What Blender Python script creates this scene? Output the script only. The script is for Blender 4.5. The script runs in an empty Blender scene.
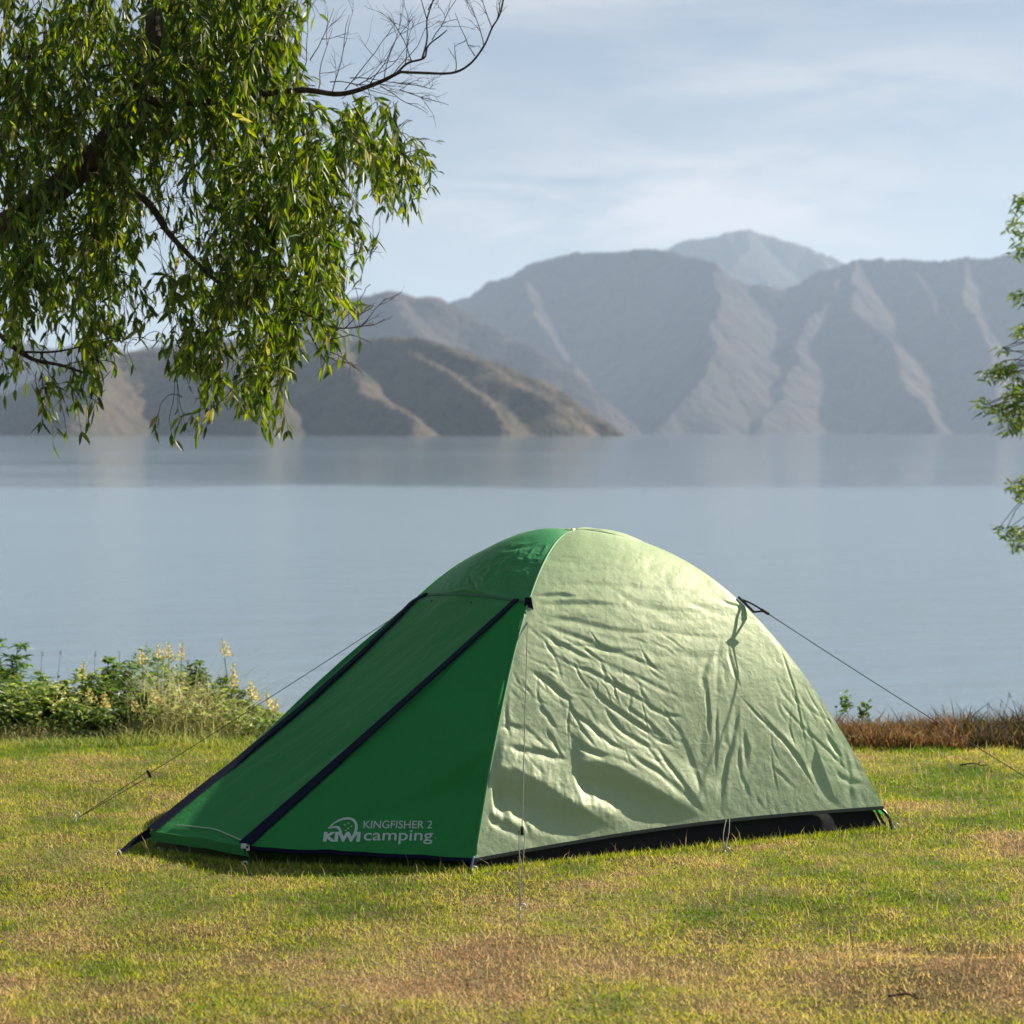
import bpy, math, random
import numpy as np
from mathutils import Vector, Matrix

random.seed(7)
R = np.random.RandomState(11)
C = bpy.context.scene.collection
scn = bpy.context.scene
F = 1911.0      # focal length in pixels of the 1024 px frame
CX, HY, EYE = 512.0, 433.0, 1.5

def W(px, py, Y):
    "point seen at pixel (px,py) at depth Y"
    return np.array([(px-CX)/F*Y, Y, EYE-(py-HY)/F*Y])
def PX(p):
    p = np.asarray(p)
    return CX+p[..., 0]/p[..., 1]*F, HY+(EYE-p[..., 2])/p[..., 1]*F

# ------------------------------------------------------------------ noise
_tabs = {}
def vnoise(x, y, seed=0):
    if seed not in _tabs: _tabs[seed] = np.random.RandomState(seed+100).rand(256, 256)
    t = _tabs[seed]
    xi = np.floor(x).astype(int); yi = np.floor(y).astype(int)
    fx = x-xi; fy = y-yi
    fx = fx*fx*(3-2*fx); fy = fy*fy*(3-2*fy)
    a = t[xi & 255, yi & 255]; b = t[(xi+1) & 255, yi & 255]
    c = t[xi & 255, (yi+1) & 255]; d = t[(xi+1) & 255, (yi+1) & 255]
    return (a*(1-fx)+b*fx)*(1-fy)+(c*(1-fx)+d*fx)*fy
def fbm(x, y, seed=0, oct=5, gain=.5):
    s = 0; a = 1; n = 0
    for o in range(oct):
        s = s+a*(vnoise(x*2**o+o*17.3, y*2**o+o*9.1, seed+o)-.5); n += a; a *= gain
    return s/n*2
def ridged(x, y, seed=0, oct=5, gain=.5):
    s = 0; a = 1; n = 0
    for o in range(oct):
        s = s+a*(1-np.abs(2*vnoise(x*2**o+o*7.7, y*2**o+o*3.1, seed+o)-1)); n += a; a *= gain
    return s/n
def unit(a): return a/(np.linalg.norm(a, axis=-1, keepdims=True)+1e-9)
def sstep(a, b, x):
    t = np.clip((x-a)/(b-a), 0, 1); return t*t*(3-2*t)

# ------------------------------------------------------------------ objects
def tag(o, label=None, cat=None, group=None, kind=None):
    if label: o['label'] = label
    if cat: o['category'] = cat
    if group: o['group'] = group
    if kind: o['kind'] = kind
    return o
def thing(name, label, cat, loc=(0, 0, 0), group=None, kind=None):
    o = bpy.data.objects.new(name, None); C.objects.link(o)
    o.location = [float(v) for v in loc]; o.empty_display_size = .1
    return tag(o, label, cat, group, kind)
def mesh_obj(name, v, faces, mat, parent=None, smooth=True, cols=None):
    "faces: an array (n,3)/(n,4) or a list of such arrays; v in world coordinates"
    v = np.asarray(v, dtype=np.float64).reshape(-1, 3)
    if parent is not None: v = v-np.array(parent_loc(parent))
    if not isinstance(faces, (list, tuple)): faces = [faces]
    faces = [np.asarray(f, dtype=np.int32) for f in faces if len(f)]
    me = bpy.data.meshes.new(name)
    me.vertices.add(len(v)); me.vertices.foreach_set('co', v.astype(np.float32).ravel())
    li = np.concatenate([f.ravel() for f in faces])
    tot = np.concatenate([np.full(len(f), f.shape[1], dtype=np.int32) for f in faces])
    st = np.concatenate([[0], np.cumsum(tot)[:-1]]).astype(np.int32)
    me.loops.add(len(li)); me.loops.foreach_set('vertex_index', li)
    me.polygons.add(len(tot)); me.polygons.foreach_set('loop_start', st); me.polygons.foreach_set('loop_total', tot)
    me.update(calc_edges=True)
    me.polygons.foreach_set('use_smooth', np.full(len(tot), bool(smooth)))
    if cols is not None:
        ca = me.color_attributes.new('tint', 'FLOAT_COLOR', 'POINT')
        c4 = np.ones((len(v), 4), dtype=np.float32); c4[:, :3] = cols
        ca.data.foreach_set('color', c4.ravel())
    me.validate(verbose=False)
    me.materials.append(mat)
    o = bpy.data.objects.new(name, me); C.objects.link(o)
    if parent is not None: o.parent = parent
    return o
def parent_loc(p):
    l = Vector((0, 0, 0))
    while p is not None:
        l += p.location; p = p.parent
    return l
def grid_faces(nu, nv, off=0, flip=False):
    i = np.arange(nu-1)[:, None]*nv+np.arange(nv-1)[None, :]
    i = i.ravel()+off
    f = np.stack([i, i+nv, i+nv+1, i+1], 1)
    return f[:, ::-1] if flip else f
class Geo:
    def __init__(s): s.v = []; s.q = []; s.t = []; s.n = 0; s.c = []
    def add(s, v, q=None, t=None, c=None):
        v = np.asarray(v, dtype=float).reshape(-1, 3)
        if q is not None and len(q): s.q.append(np.asarray(q)+s.n)
        if t is not None and len(t): s.t.append(np.asarray(t)+s.n)
        s.v.append(v); s.n += len(v)
        if c is not None: s.c.append(np.broadcast_to(c, v.shape))
    def tube(s, pts, rad, seg=6, c=None, wob=0):
        pts = np.asarray(pts, dtype=float); n = len(pts)
        rad = np.broadcast_to(np.asarray(rad, dtype=float), (n,))
        tg = np.gradient(pts, axis=0); tg /= np.linalg.norm(tg, axis=1)[:, None]+1e-12
        up = np.array([0, 0, 1.]) if abs(tg[0][2]) < .9 else np.array([1., 0, 0])
        vs = []; a = np.linspace(0, 2*np.pi, seg, endpoint=False)
        u = np.cross(tg[0], up); u /= np.linalg.norm(u)
        for k in range(n):
            u = u-tg[k]*np.dot(u, tg[k]); u /= np.linalg.norm(u)+1e-12
            w = np.cross(tg[k], u)
            r = rad[k]*(1+(R.uniform(-wob, wob, seg) if wob else 0))
            vs.append(pts[k]+np.outer(np.cos(a)*r, u)+np.outer(np.sin(a)*r, w))
        v = np.concatenate(vs)
        q = [(k*seg+j, k*seg+(j+1) % seg, (k+1)*seg+(j+1) % seg, (k+1)*seg+j) for k in range(n-1) for j in range(seg)]
        v = np.concatenate([v, pts[:1], pts[-1:]])
        t = [(n*seg, (j+1) % seg, j) for j in range(seg)]+[(n*seg+1, (n-1)*seg+j, (n-1)*seg+(j+1) % seg) for j in range(seg)]
        s.add(v, q, t, c)
    def box(s, c0, hx, hy, hz, M=None):
        v = np.array([(x, y, z) for x in (-hx, hx) for y in (-hy, hy) for z in (-hz, hz)])
        if M is not None: v = v@np.array(M).T
        q = [(0, 1, 3, 2), (4, 6, 7, 5), (0, 4, 5, 1), (2, 3, 7, 6), (0, 2, 6, 4), (1, 5, 7, 3)]
        s.add(v+np.asarray(c0), q)
    def build(s, name, mat, parent=None, smooth=True):
        fs = []
        if s.q: fs.append(np.concatenate(s.q))
        if s.t: fs.append(np.concatenate(s.t))
        return mesh_obj(name, np.concatenate(s.v), fs, mat, parent, smooth, np.concatenate(s.c) if s.c else None)
def crv(pts, n=24):
    "Catmull-Rom through pts"
    p = np.asarray(pts, dtype=float)
    if len(p) == 2: return p[0]+(p[1]-p[0])*np.linspace(0, 1, n)[:, None]
    P = np.concatenate([[2*p[0]-p[1]], p, [2*p[-1]-p[-2]]])
    out = []
    t = np.linspace(0, len(p)-1, n)
    for u in t:
        i = min(int(u), len(p)-2); f = u-i
        a, b, c, d = P[i], P[i+1], P[i+2], P[i+3]
        out.append(.5*((2*b)+(-a+c)*f+(2*a-5*b+4*c-d)*f*f+(-a+3*b-3*c+d)*f**3))
    return np.array(out)

# ------------------------------------------------------------------ materials
class Mat:
    def __init__(s, name):
        s.m = bpy.data.materials.new(name); s.m.use_nodes = True
        s.nt = s.m.node_tree; s.n = s.nt.nodes; s.n.clear()
        s.out = s.n.new('ShaderNodeOutputMaterial')
    def new(s, t, **k):
        n = s.n.new(t)
        for a, b in k.items():
            if a.startswith('i_'):
                key = a[2:].replace('_', ' ')
                n.inputs[int(key) if key.isdigit() else key].default_value = b
            else: setattr(n, a, b)
        return n
    def link(s, a, b): s.nt.links.new(a, b)
    def coord(s, scale=(1, 1, 1), geo=True, rot=(0, 0, 0)):
        m = s.new('ShaderNodeMapping'); m.inputs['Scale'].default_value = scale; m.inputs['Rotation'].default_value = rot
        if geo: s.link(s.new('ShaderNodeNewGeometry').outputs['Position'], m.inputs['Vector'])
        else: s.link(s.new('ShaderNodeTexCoord').outputs['Object'], m.inputs['Vector'])
        return m.outputs[0]
    def noise(s, vec, scale, detail=4, rough=.5, dist=0):
        n = s.new('ShaderNodeTexNoise'); n.inputs['Scale'].default_value = scale
        n.inputs['Detail'].default_value = detail; n.inputs['Roughness'].default_value = rough
        n.inputs['Distortion'].default_value = dist
        if vec is not None: s.link(vec, n.inputs['Vector'])
        return n.outputs['Fac']
    def ramp(s, fac, stops):
        r = s.new('ShaderNodeValToRGB'); e = r.color_ramp.elements
        while len(e) < len(stops): e.new(.5)
        for k, (p, c) in enumerate(stops):
            e[k].position = p; e[k].color = (*c, 1) if len(c) == 3 else c
        s.link(fac, r.inputs[0]); return r.outputs[0]
    def math(s, op, a, b=None, c=None, clamp=False):
        n = s.new('ShaderNodeMath', operation=op); n.use_clamp = clamp
        for k, v in enumerate((a, b, c)):
            if v is None: continue
            if isinstance(v, (int, float)): n.inputs[k].default_value = v
            else: s.link(v, n.inputs[k])
        return n.outputs[0]
    def mix(s, fac, a, b):
        n = s.new('ShaderNodeMix', data_type='RGBA')
        for k, v in ((0, fac), (6, a), (7, b)):
            if isinstance(v, (int, float)): n.inputs[k].default_value = v
            elif isinstance(v, tuple): n.inputs[k].default_value = (*v, 1)
            else: s.link(v, n.inputs[k])
        return n.outputs[2]
    def bump(s, h, strength=.3, dist=.01, nrm=None):
        b = s.new('ShaderNodeBump'); b.inputs['Strength'].default_value = strength; b.inputs['Distance'].default_value = dist
        s.link(h, b.inputs['Height'])
        if nrm is not None: s.link(nrm, b.inputs['Normal'])
        return b.outputs[0]
    def bsdf(s, color, rough=.6, spec=.5, normal=None, **k):
        b = s.new('ShaderNodeBsdfPrincipled')
        if isinstance(color, tuple): b.inputs['Base Color'].default_value = (*color, 1)
        else: s.link(color, b.inputs['Base Color'])
        if isinstance(rough, (int, float)): b.inputs['Roughness'].default_value = rough
        else: s.link(rough, b.inputs['Roughness'])
        b.inputs['Specular IOR Level'].default_value = spec
        if normal is not None: s.link(normal, b.inputs['Normal'])
        for a, v in k.items(): b.inputs[a.replace('_', ' ')].default_value = v
        return b.outputs[0]
    def done(s, sh): s.link(sh, s.out.inputs['Surface']); return s.m
def mixsh(m, fac, a, b):
    n = m.new('ShaderNodeMixShader')
    if isinstance(fac, (int, float)): n.inputs[0].default_value = fac
    else: m.link(fac, n.inputs[0])
    m.link(a, n.inputs[1]); m.link(b, n.inputs[2]); return n.outputs[0]

def fabric(name, col, transl, gloss=.10, grough=.42, bumpk=.35, tcol=None, fk=.2):
    m = Mat(name)
    v = m.coord()
    n1 = m.noise(m.coord((1, 1, 1)), 34, 5, .62, .8)
    n2 = m.noise(v, 9, 3, .5, .4)
    weave = m.noise(v, 900, 1)
    h = m.math('ADD', m.math('MULTIPLY', n1, .5), m.math('ADD', n2, m.math('MULTIPLY', weave, .05)))
    nr = m.bump(h, bumpk, .02)
    big = m.noise(v, 2.3, 3)
    c = m.mix(m.math('MULTIPLY', big, .5), col, tuple(x*.8 for x in col))
    d = m.new('ShaderNodeBsdfDiffuse'); m.link(c, d.inputs[0]); m.link(nr, d.inputs['Normal'])
    t = m.new('ShaderNodeBsdfTranslucent'); t.inputs[0].default_value = (*(tcol or col), 1); m.link(nr, t.inputs['Normal'])
    g = m.new('ShaderNodeBsdfAnisotropic'); g.inputs[0].default_value = (1, .97, .84, 1); g.inputs['Roughness'].default_value = grough
    m.link(nr, g.inputs['Normal'])
    fr = m.new('ShaderNodeFresnel'); fr.inputs[0].default_value = 1.5
    m.link(nr, fr.inputs['Normal'])
    bf = m.new('ShaderNodeNewGeometry').outputs['Backfacing']
    f = m.math('MULTIPLY', m.math('ADD', m.math('MULTIPLY', fr.outputs[0], fk), gloss, clamp=True), m.math('SUBTRACT', 1, bf))
    return m.done(mixsh(m, f, mixsh(m, transl, d.outputs[0], t.outputs[0]), g.outputs[0]))

def leafmat(name, transl=.4, rough=.35, spec=.5):
    m = Mat(name)
    a = m.new('ShaderNodeAttribute', attribute_name='tint').outputs['Color']
    v = m.coord()
    c = m.mix(m.math('MULTIPLY', m.noise(v, 25, 2), .35), a, (.03, .05, .01))
    b = m.bsdf(c, rough, spec)
    t = m.new('ShaderNodeBsdfTranslucent')
    hs = m.new('ShaderNodeHueSaturation'); hs.inputs['Saturation'].default_value = 1.15; hs.inputs['Value'].default_value = 2.3
    hs.inputs['Hue'].default_value = .485
    m.link(a, hs.inputs['Color']); m.link(hs.outputs[0], t.inputs[0])
    return m.done(mixsh(m, transl, b, t.outputs[0]))

M = {}
M['fly'] = fabric('sunlit_green_nylon', (.345, .49, .245), .34, .11, .56, .22, (.05, .42, .07))  # fly nylon with the sun's paleness painted into its base colour
M['fly_shaded'] = fabric('shaded_green_nylon', (.038, .25, .075), .26, .008, .5, .36, (.06, .34, .06))  # same nylon as the side panels, coloured as its shaded copy
def simple(name, col, rough=.7, spec=.4, nz=60, var=.25, bumpk=.2, bd=.003):
    m = Mat(name); v = m.coord()
    n = m.noise(v, nz, 4)
    c = m.mix(n, tuple(x*(1-var) for x in col), tuple(min(1, x*(1+var)) for x in col))
    return m.done(m.bsdf(c, rough, spec, m.bump(n, bumpk, bd)))
M['navy'] = simple('navy_zip_tape', (.006, .008, .024), .8, .1, 300)
M['hem'] = simple('grey_webbing', (.07, .08, .075), .7, .3, 300)
M['piping'] = simple('pale_green_binding', (.30, .42, .30), .5, .4, 200)
M['floor'] = simple('charcoal_floor_fabric', (.010, .0105, .012), .75, .15, 9, .3, .3, .01)
M['cord'] = simple('dark_guy_cord', (.045, .045, .055), .7, .3, 400)
M['cord_pale'] = simple('grey_guy_cord', (.09, .10, .085), .7, .3, 400)
M['plastic'] = simple('black_plastic', (.012, .012, .014), .35, .5, 100)
M['metal'] = Mat('peg_steel').m if False else simple('peg_steel', (.45, .45, .46), .35, .8, 200)
M['print'] = simple('pale_grey_print', (.36, .44, .40), .6, .3, 500, .12)
M['print_dot'] = simple('pale_green_print', (.25, .42, .16), .6, .3, 500, .12)
def bark():
    m = Mat('willow_bark'); v = m.coord((1, 1, .35))
    n = m.noise(v, 30, 6, .6)
    c = m.ramp(n, [(.3, (.018, .013, .009)), (.7, (.085, .065, .045))])
    return m.done(m.bsdf(c, .9, .2, m.bump(n, .8, .03)))
M['bark'] = bark()
M['twig'] = simple('twig_bark', (.050, .035, .022), .8, .2, 60)
M['leaf'] = leafmat('willow_leaf', .38, .48, .45)
M['leaf2'] = leafmat('shrub_leaf', .38, .45, .4)
M['grassblade'] = leafmat('grass_blade', .35, .55, .3)
M['dryblade'] = leafmat('dry_grass_blade', .30, .7, .2)
M['petal'] = leafmat('lupin_petal', .4, .6, .2)

# ------------------------------------------------------------------ sun and sky
AZ, EL = math.radians(58), math.radians(34.5)          # azimuth from +Y towards +X
L = np.array([math.sin(AZ)*math.cos(EL), math.cos(AZ)*math.cos(EL), math.sin(EL)])
sd = bpy.data.lights.new('sun', 'SUN'); sd.energy = 5.0; sd.angle = math.radians(.5); sd.color = (1, .90, .75)
so = bpy.data.objects.new('sun', sd); C.objects.link(so)
so.rotation_euler = Vector(L).to_track_quat('Z', 'Y').to_euler(); so.location = (20, 8, 20)

w = bpy.data.worlds.new('World'); scn.world = w; w.use_nodes = True
nt = w.node_tree; nt.nodes.clear()
out = nt.nodes.new('ShaderNodeOutputWorld'); bg = nt.nodes.new('ShaderNodeBackground')
sky = nt.nodes.new('ShaderNodeTexSky'); sky.sky_type = 'NISHITA'; sky.sun_disc = False
sky.sun_elevation = EL; sky.sun_rotation = AZ; sky.altitude = 300; sky.air_density = 1.0; sky.dust_density = .6; sky.ozone_density = 1.6
tc = nt.nodes.new('ShaderNodeTexCoord')
# thin cirrus on a flat layer high above: direction / z
sep = nt.nodes.new('ShaderNodeSeparateXYZ'); nt.links.new(tc.outputs['Generated'], sep.inputs[0])
def wm(op, a, b=None, clamp=False):
    n = nt.nodes.new('ShaderNodeMath'); n.operation = op; n.use_clamp = clamp
    for k, v in enumerate((a, b)):
        if v is None: continue
        if isinstance(v, (int, float)): n.inputs[k].default_value = v
        else: nt.links.new(v, n.inputs[k])
    return n.outputs[0]
zz = wm('ADD', wm('MAXIMUM', sep.outputs[2], 0), .16)
cx = wm('DIVIDE', sep.outputs[0], zz); cy = wm('DIVIDE', sep.outputs[1], zz)
cmb = nt.nodes.new('ShaderNodeCombineXYZ'); nt.links.new(cx, cmb.inputs[0]); nt.links.new(cy, cmb.inputs[1])
mp = nt.nodes.new('ShaderNodeMapping'); mp.inputs['Scale'].default_value = (1.0, 1.3, 1); mp.inputs['Rotation'].default_value = (0, 0, .35)
mp.inputs['Location'].default_value = (3.1, .4, 0)
nt.links.new(cmb.outputs[0], mp.inputs[0])
nz = nt.nodes.new('ShaderNodeTexNoise'); nz.inputs['Scale'].default_value = 1.5; nz.inputs['Detail'].default_value = 8; nz.inputs['Roughness'].default_value = .58; nz.inputs['Distortion'].default_value = .7
nt.links.new(mp.outputs[0], nz.inputs['Vector'])
rp = nt.nodes.new('ShaderNodeValToRGB'); rp.color_ramp.elements[0].position = .50; rp.color_ramp.elements[1].position = .80
nt.links.new(nz.outputs[0], rp.inputs[0])
# a soft bank of cloud above the main peaks (direction space)
def blob(dx, dz, rx, rz):
    ax = wm('DIVIDE', wm('SUBTRACT', wm('DIVIDE', sep.outputs[0], wm('MAXIMUM', sep.outputs[1], .05)), dx), rx)
    az = wm('DIVIDE', wm('SUBTRACT', wm('DIVIDE', sep.outputs[2], wm('MAXIMUM', sep.outputs[1], .05)), dz), rz)
    r2 = wm('ADD', wm('MULTIPLY', ax, ax), wm('MULTIPLY', az, az))
    return wm('POWER', 2.718, wm('MULTIPLY', r2, -1))
nz2 = nt.nodes.new('ShaderNodeTexNoise'); nz2.inputs['Scale'].default_value = 1.0; nz2.inputs['Detail'].default_value = 7; nz2.inputs['Roughness'].default_value = .6; nz2.inputs['Distortion'].default_value = .5
mp2 = nt.nodes.new('ShaderNodeMapping'); mp2.inputs['Scale'].default_value = (9, 9, 38); mp2.inputs['Rotation'].default_value = (0, -.12, 0)
nt.links.new(tc.outputs['Generated'], mp2.inputs[0]); nt.links.new(mp2.outputs[0], nz2.inputs['Vector'])
b1 = wm('MULTIPLY', blob(.095, .122, .10, .026), 1.5)
b2 = wm('MULTIPLY', blob(.20, .175, .12, .03), .8)
b4 = wm('MULTIPLY', blob(-.01, .11, .09, .03), .8)
b3 = wm('MULTIPLY', blob(.03, .225, .10, .018), .8)
bk = wm('ADD', wm('ADD', wm('ADD', b1, b2), b4), b3)
bank = wm('MULTIPLY', bk, wm('SUBTRACT', wm('MULTIPLY', nz2.outputs[0], 4.2), 1.55, True))
cl = wm('ADD', wm('ADD', wm('MULTIPLY', rp.outputs[0], .5), .0), wm('MULTIPLY', bank, .8), True)
mx = nt.nodes.new('ShaderNodeMix'); mx.data_type = 'RGBA'
vl = nt.nodes.new('ShaderNodeMix'); vl.data_type = 'RGBA'; vl.inputs[0].default_value = .62
nt.links.new(sky.outputs[0], vl.inputs[6]); vl.inputs[7].default_value = (2.35, 2.65, 2.95, 1)
nt.links.new(cl, mx.inputs[0]); nt.links.new(vl.outputs[2], mx.inputs[6]); mx.inputs[7].default_value = (6.2, 6.0, 6.1, 1)
nt.links.new(mx.outputs[2], bg.inputs[0]); bg.inputs[1].default_value = .05
nt.links.new(bg.outputs[0], out.inputs[0])

# ------------------------------------------------------------------ haze
hz = Mat('haze')
pv = hz.new('ShaderNodeVolumePrincipled'); pv.inputs['Color'].default_value = (.56, .70, .90, 1)
pv.inputs['Density'].default_value = .000052; pv.inputs['Anisotropy'].default_value = .2
hz.link(pv.outputs[0], hz.out.inputs['Volume'])
gb = Geo(); gb.box((0, 6500, 690), 12500, 13500, 710)
tag(gb.build('haze', hz.m, smooth=False), 'pale bluish haze lying over the lake and mountains', 'haze', kind='stuff')

# ------------------------------------------------------------------ ground: lawn and bank in one sheet
WATER = -2.6
def lawn_edge(x): return 9.25+.22*np.sin(x*.9+.5)+.10*np.sin(x*2.7)-.06*x-.10*sstep(.8, 1.6, x)
def ground_z(x, y):
    z = .035*fbm(x*.7, y*.7, 3, 3)+.012*fbm(x*3, y*3, 8, 3)
    z = z-.03*sstep(.35, 0, np.hypot((x-1.35)/1.2, (y-5.45)/.35))
    z = z+.045*np.exp(-(((x-1.45)/.45)**2+((y-5.25)/.22)**2))
    flat = sstep(1.6, .9, np.hypot((x-.1)/1.5, (y-7.5)/1.3))      # level pitch under the tent
    z = z*(1-flat)
    d = y-lawn_edge(x)
    z = z-np.clip(d, 0, 1.2)**2*.18-np.clip(d-1.2, 0, 60)*.43
    return np.maximum(z, -9)
xs = np.concatenate([np.linspace(-400, -30, 20), np.linspace(-28, -5, 30), np.linspace(-4.8, 4.8, 200), np.linspace(5, 28, 30), np.linspace(30, 400, 20)])
ys = np.concatenate([np.linspace(-60, 3, 40), np.linspace(3.1, 11, 190), np.linspace(11.3, 40, 40)])
X, Y = np.meshgrid(xs, ys, indexing='ij')
m = Mat('lawn_soil')
v = m.coord()
a1 = m.noise(v, 1.3, 5, .6); a2 = m.noise(v, 14, 5, .65); a3 = m.noise(v, 110, 3, .6)
dry = m.ramp(a1, [(.42, (0, 0, 0)), (.60, (1, 1, 1))])
c = m.mix(a2, (.05, .045, .014), (.16, .12, .05))
c = m.mix(m.math('MULTIPLY', dry, .7), c, (.32, .225, .12))
c = m.mix(m.ramp(a3, [(.35, (1, 1, 1)), (.6, (0, 0, 0))]), c, (.06, .05, .018))
M['soil'] = m.done(m.bsdf(c, .95, .15, m.bump(m.math('ADD', a3, m.math('MULTIPLY', a2, 1.5)), .7, .02)))
tag(mesh_obj('ground', np.stack([X, Y, ground_z(X, Y)], -1), grid_faces(len(xs), len(ys)), M['soil']), kind='structure', label='mown lawn with dry tan patches ending at the lake bank')

def leaf_geo(P, Dv, Nn, Ln, Wd, col, droop=.15):
    "many lanceolate leaves: base P, direction Dv, normal Nn"
    n = len(P); S = np.cross(Dv, Nn); S /= np.linalg.norm(S, axis=1)[:, None]+1e-9
    Nn = np.cross(S, Dv)
    Ln = Ln[:, None]; Wd = Wd[:, None]/2
    dr = np.array([0, 0, -1.])
    p1 = P+Dv*Ln*.35+dr*Ln*droop*.1; p2 = P+Dv*Ln*.70+dr*Ln*droop*.45; tp = P+Dv*Ln+dr*Ln*droop
    cr = Nn*Wd*.45
    v = np.stack([P, p1-S*Wd+cr, p1+S*Wd+cr, p2-S*Wd*.75+cr*.7, p2+S*Wd*.75+cr*.7, tp, p1, p2], 1).reshape(-1, 3)
    i = np.arange(n)*8
    t = np.concatenate([np.stack([i, i+6, i+1], 1), np.stack([i, i+2, i+6], 1), np.stack([i+3, i+7, i+5], 1), np.stack([i+7, i+4, i+5], 1)])
    q = np.concatenate([np.stack([i+1, i+6, i+7, i+3], 1), np.stack([i+6, i+2, i+4, i+7], 1)])
    return v, [q, t], np.repeat(col, 8, 0)

# grass blades ------------------------------------------------------
def patch_green(x, y): return fbm(x*1.5+3, y*2.6, 21, 5, .65)
def dry_spot(x, y):
    g = np.exp(-(((x-1.35)/.62)**2+((y-5.2)/.32)**2))+.8*np.exp(-(((x-.25)/.45)**2+((y-5.45)/.18)**2))
    g = g+.7*np.exp(-(((x+.4)/.5)**2+((y-5.3)/.2)**2))+.6*np.exp(-(((x-1.9)/.5)**2+((y-5.95)/.16)**2))
    return g
def inside_tent(x, y):
    # footprint polygon of tent (A,B,C,D,F,E)
    P = FOOT; ins = np.zeros(x.shape, bool); j = len(P)-1
    for i in range(len(P)):
        xi, yi = P[i][:2]; xj, yj = P[j][:2]
        cnd = ((yi > y) != (yj > y)) & (x < (xj-xi)*(y-yi)/(yj-yi+1e-12)+xi)
        ins ^= cnd; j = i
    return ins

# ------------------------------------------------------------------ tent geometry
A = np.array([-.127, 6.56]); B = np.array([1.41, 7.26])
ux = (B-A)/np.linalg.norm(B-A); pv2 = np.array([-ux[1], ux[0]])
D = A+1.9*pv2; Cc = B+1.9*pv2; CT = (A+Cc)/2
E = np.array([-.93, 6.64]); Fp = np.array([-1.31, 6.87])
FOOT = [A, B, Cc, D, Fp, E]
HT = 1.10
def arc(P, s, h0=.05):
    s = np.asarray(s, dtype=float); ex = 2.32 if P is B else 2.15
    xy = CT+(P-CT)*s[..., None]
    z = h0+(HT-h0)*(1-np.abs(s)**ex)
    return np.concatenate([xy, z[..., None]], -1)
def P3(p, z): return np.array([p[0], p[1], z])

def normals(G):
    du = np.gradient(G, axis=0); dv = np.gradient(G, axis=1)
    n = np.cross(du, dv); n /= np.linalg.norm(n, axis=-1, keepdims=True)+1e-12
    return n

def fold(PXx, PXy, pts, amp, w, wup=None, ret=.5, ends=(.12, .12), mode='saw', up=.3):
    """displacement of a fold whose ridge runs along pts (pixels); the steep face lies on the side below the ridge"""
    pts = np.asarray(pts, dtype=float); seg = pts[1:]-pts[:-1]
    ln = np.hypot(seg[:, 0], seg[:, 1]); tot = ln.sum(); acc = np.concatenate([[0], np.cumsum(ln)])
    wup = wup or w*1.2
    R_ = max(w*(1+ret), wup)+2
    sel = (PXx > pts[:, 0].min()-R_) & (PXx < pts[:, 0].max()+R_) & (PXy > pts[:, 1].min()-R_) & (PXy < pts[:, 1].max()+R_)
    out = np.zeros(PXx.shape)
    if not sel.any(): return out
    x = PXx[sel]; y = PXy[sel]
    best = np.full(x.shape, 1e9); sg = np.zeros(x.shape); tt = np.zeros(x.shape)
    for k in range(len(seg)):
        dx, dy = x-pts[k, 0], y-pts[k, 1]
        t = np.clip((dx*seg[k, 0]+dy*seg[k, 1])/(ln[k]**2), 0, 1)
        ex, ey = dx-t*seg[k, 0], dy-t*seg[k, 1]
        d = np.hypot(ex, ey)
        s = np.sign(seg[k, 0]*dy-seg[k, 1]*dx)      # + : below a left-to-right line
        u = d < best
        best[u] = d[u]; sg[u] = s[u]; tt[u] = (acc[k]+t[u]*ln[k])/tot
    sdist = best*sg
    e = sstep(0, ends[0], tt)*sstep(0, ends[1], 1-tt)
    wv = w*(.35+.65*np.maximum(e, 0))
    if mode == 'saw':
        h = np.where(sdist < 0, up*np.clip(1+sdist/wup, 0, 1),
             np.where(sdist < wv, up-1.0*sdist/wv, np.where(sdist < wv*(1+ret), -(1-up)*(1-(sdist-wv)/(wv*ret)), 0)))
    else:
        h = np.exp(-(sdist/(w*.6))**2)
    out[sel] = amp*e*h
    return out
def blur(a, n=1):
    for _ in range(n):
        p = np.pad(a, 1, mode='edge')
        a = (p[:-2, 1:-1]+p[2:, 1:-1]+p[1:-1, :-2]+p[1:-1, 2:]+2*p[1:-1, 1:-1])/6
    return a

tent = thing('tent', 'green dome tent with navy zips pitched on the lawn beside the lake', 'tent', (CT[0], CT[1], 0))

# --- near side panel, the sunlit one
nu, nv = 520, 420
U, V = np.meshgrid(np.linspace(0, 1, nu), np.linspace(0, 1, nv), indexing='ij')   # V: 0 apex, 1 base
def side_surface(Pa, Pb, U, V, lift=.02, ha=.05):
    a = arc(Pa, V, ha); b = arc(Pb, V, .082)
    G = a*(1-U)[..., None]+b*U[..., None]
    n = normals(G)
    n *= np.sign((n*(G-np.array([CT[0], CT[1], .3]))).sum(-1))[..., None]
    bul = np.sin(np.pi*U)*(.030*np.sin(np.pi*V**.8)-.02*sstep(.7, 1, V))
    G = G+n*bul[..., None]
    G[..., 2] += lift*np.sin(np.pi*U)*V**6
    return G, n
G, N = side_surface(A, B, U, V, .030, .040)
px, py = PX(G)
dsp = np.zeros(U.shape)
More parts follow.
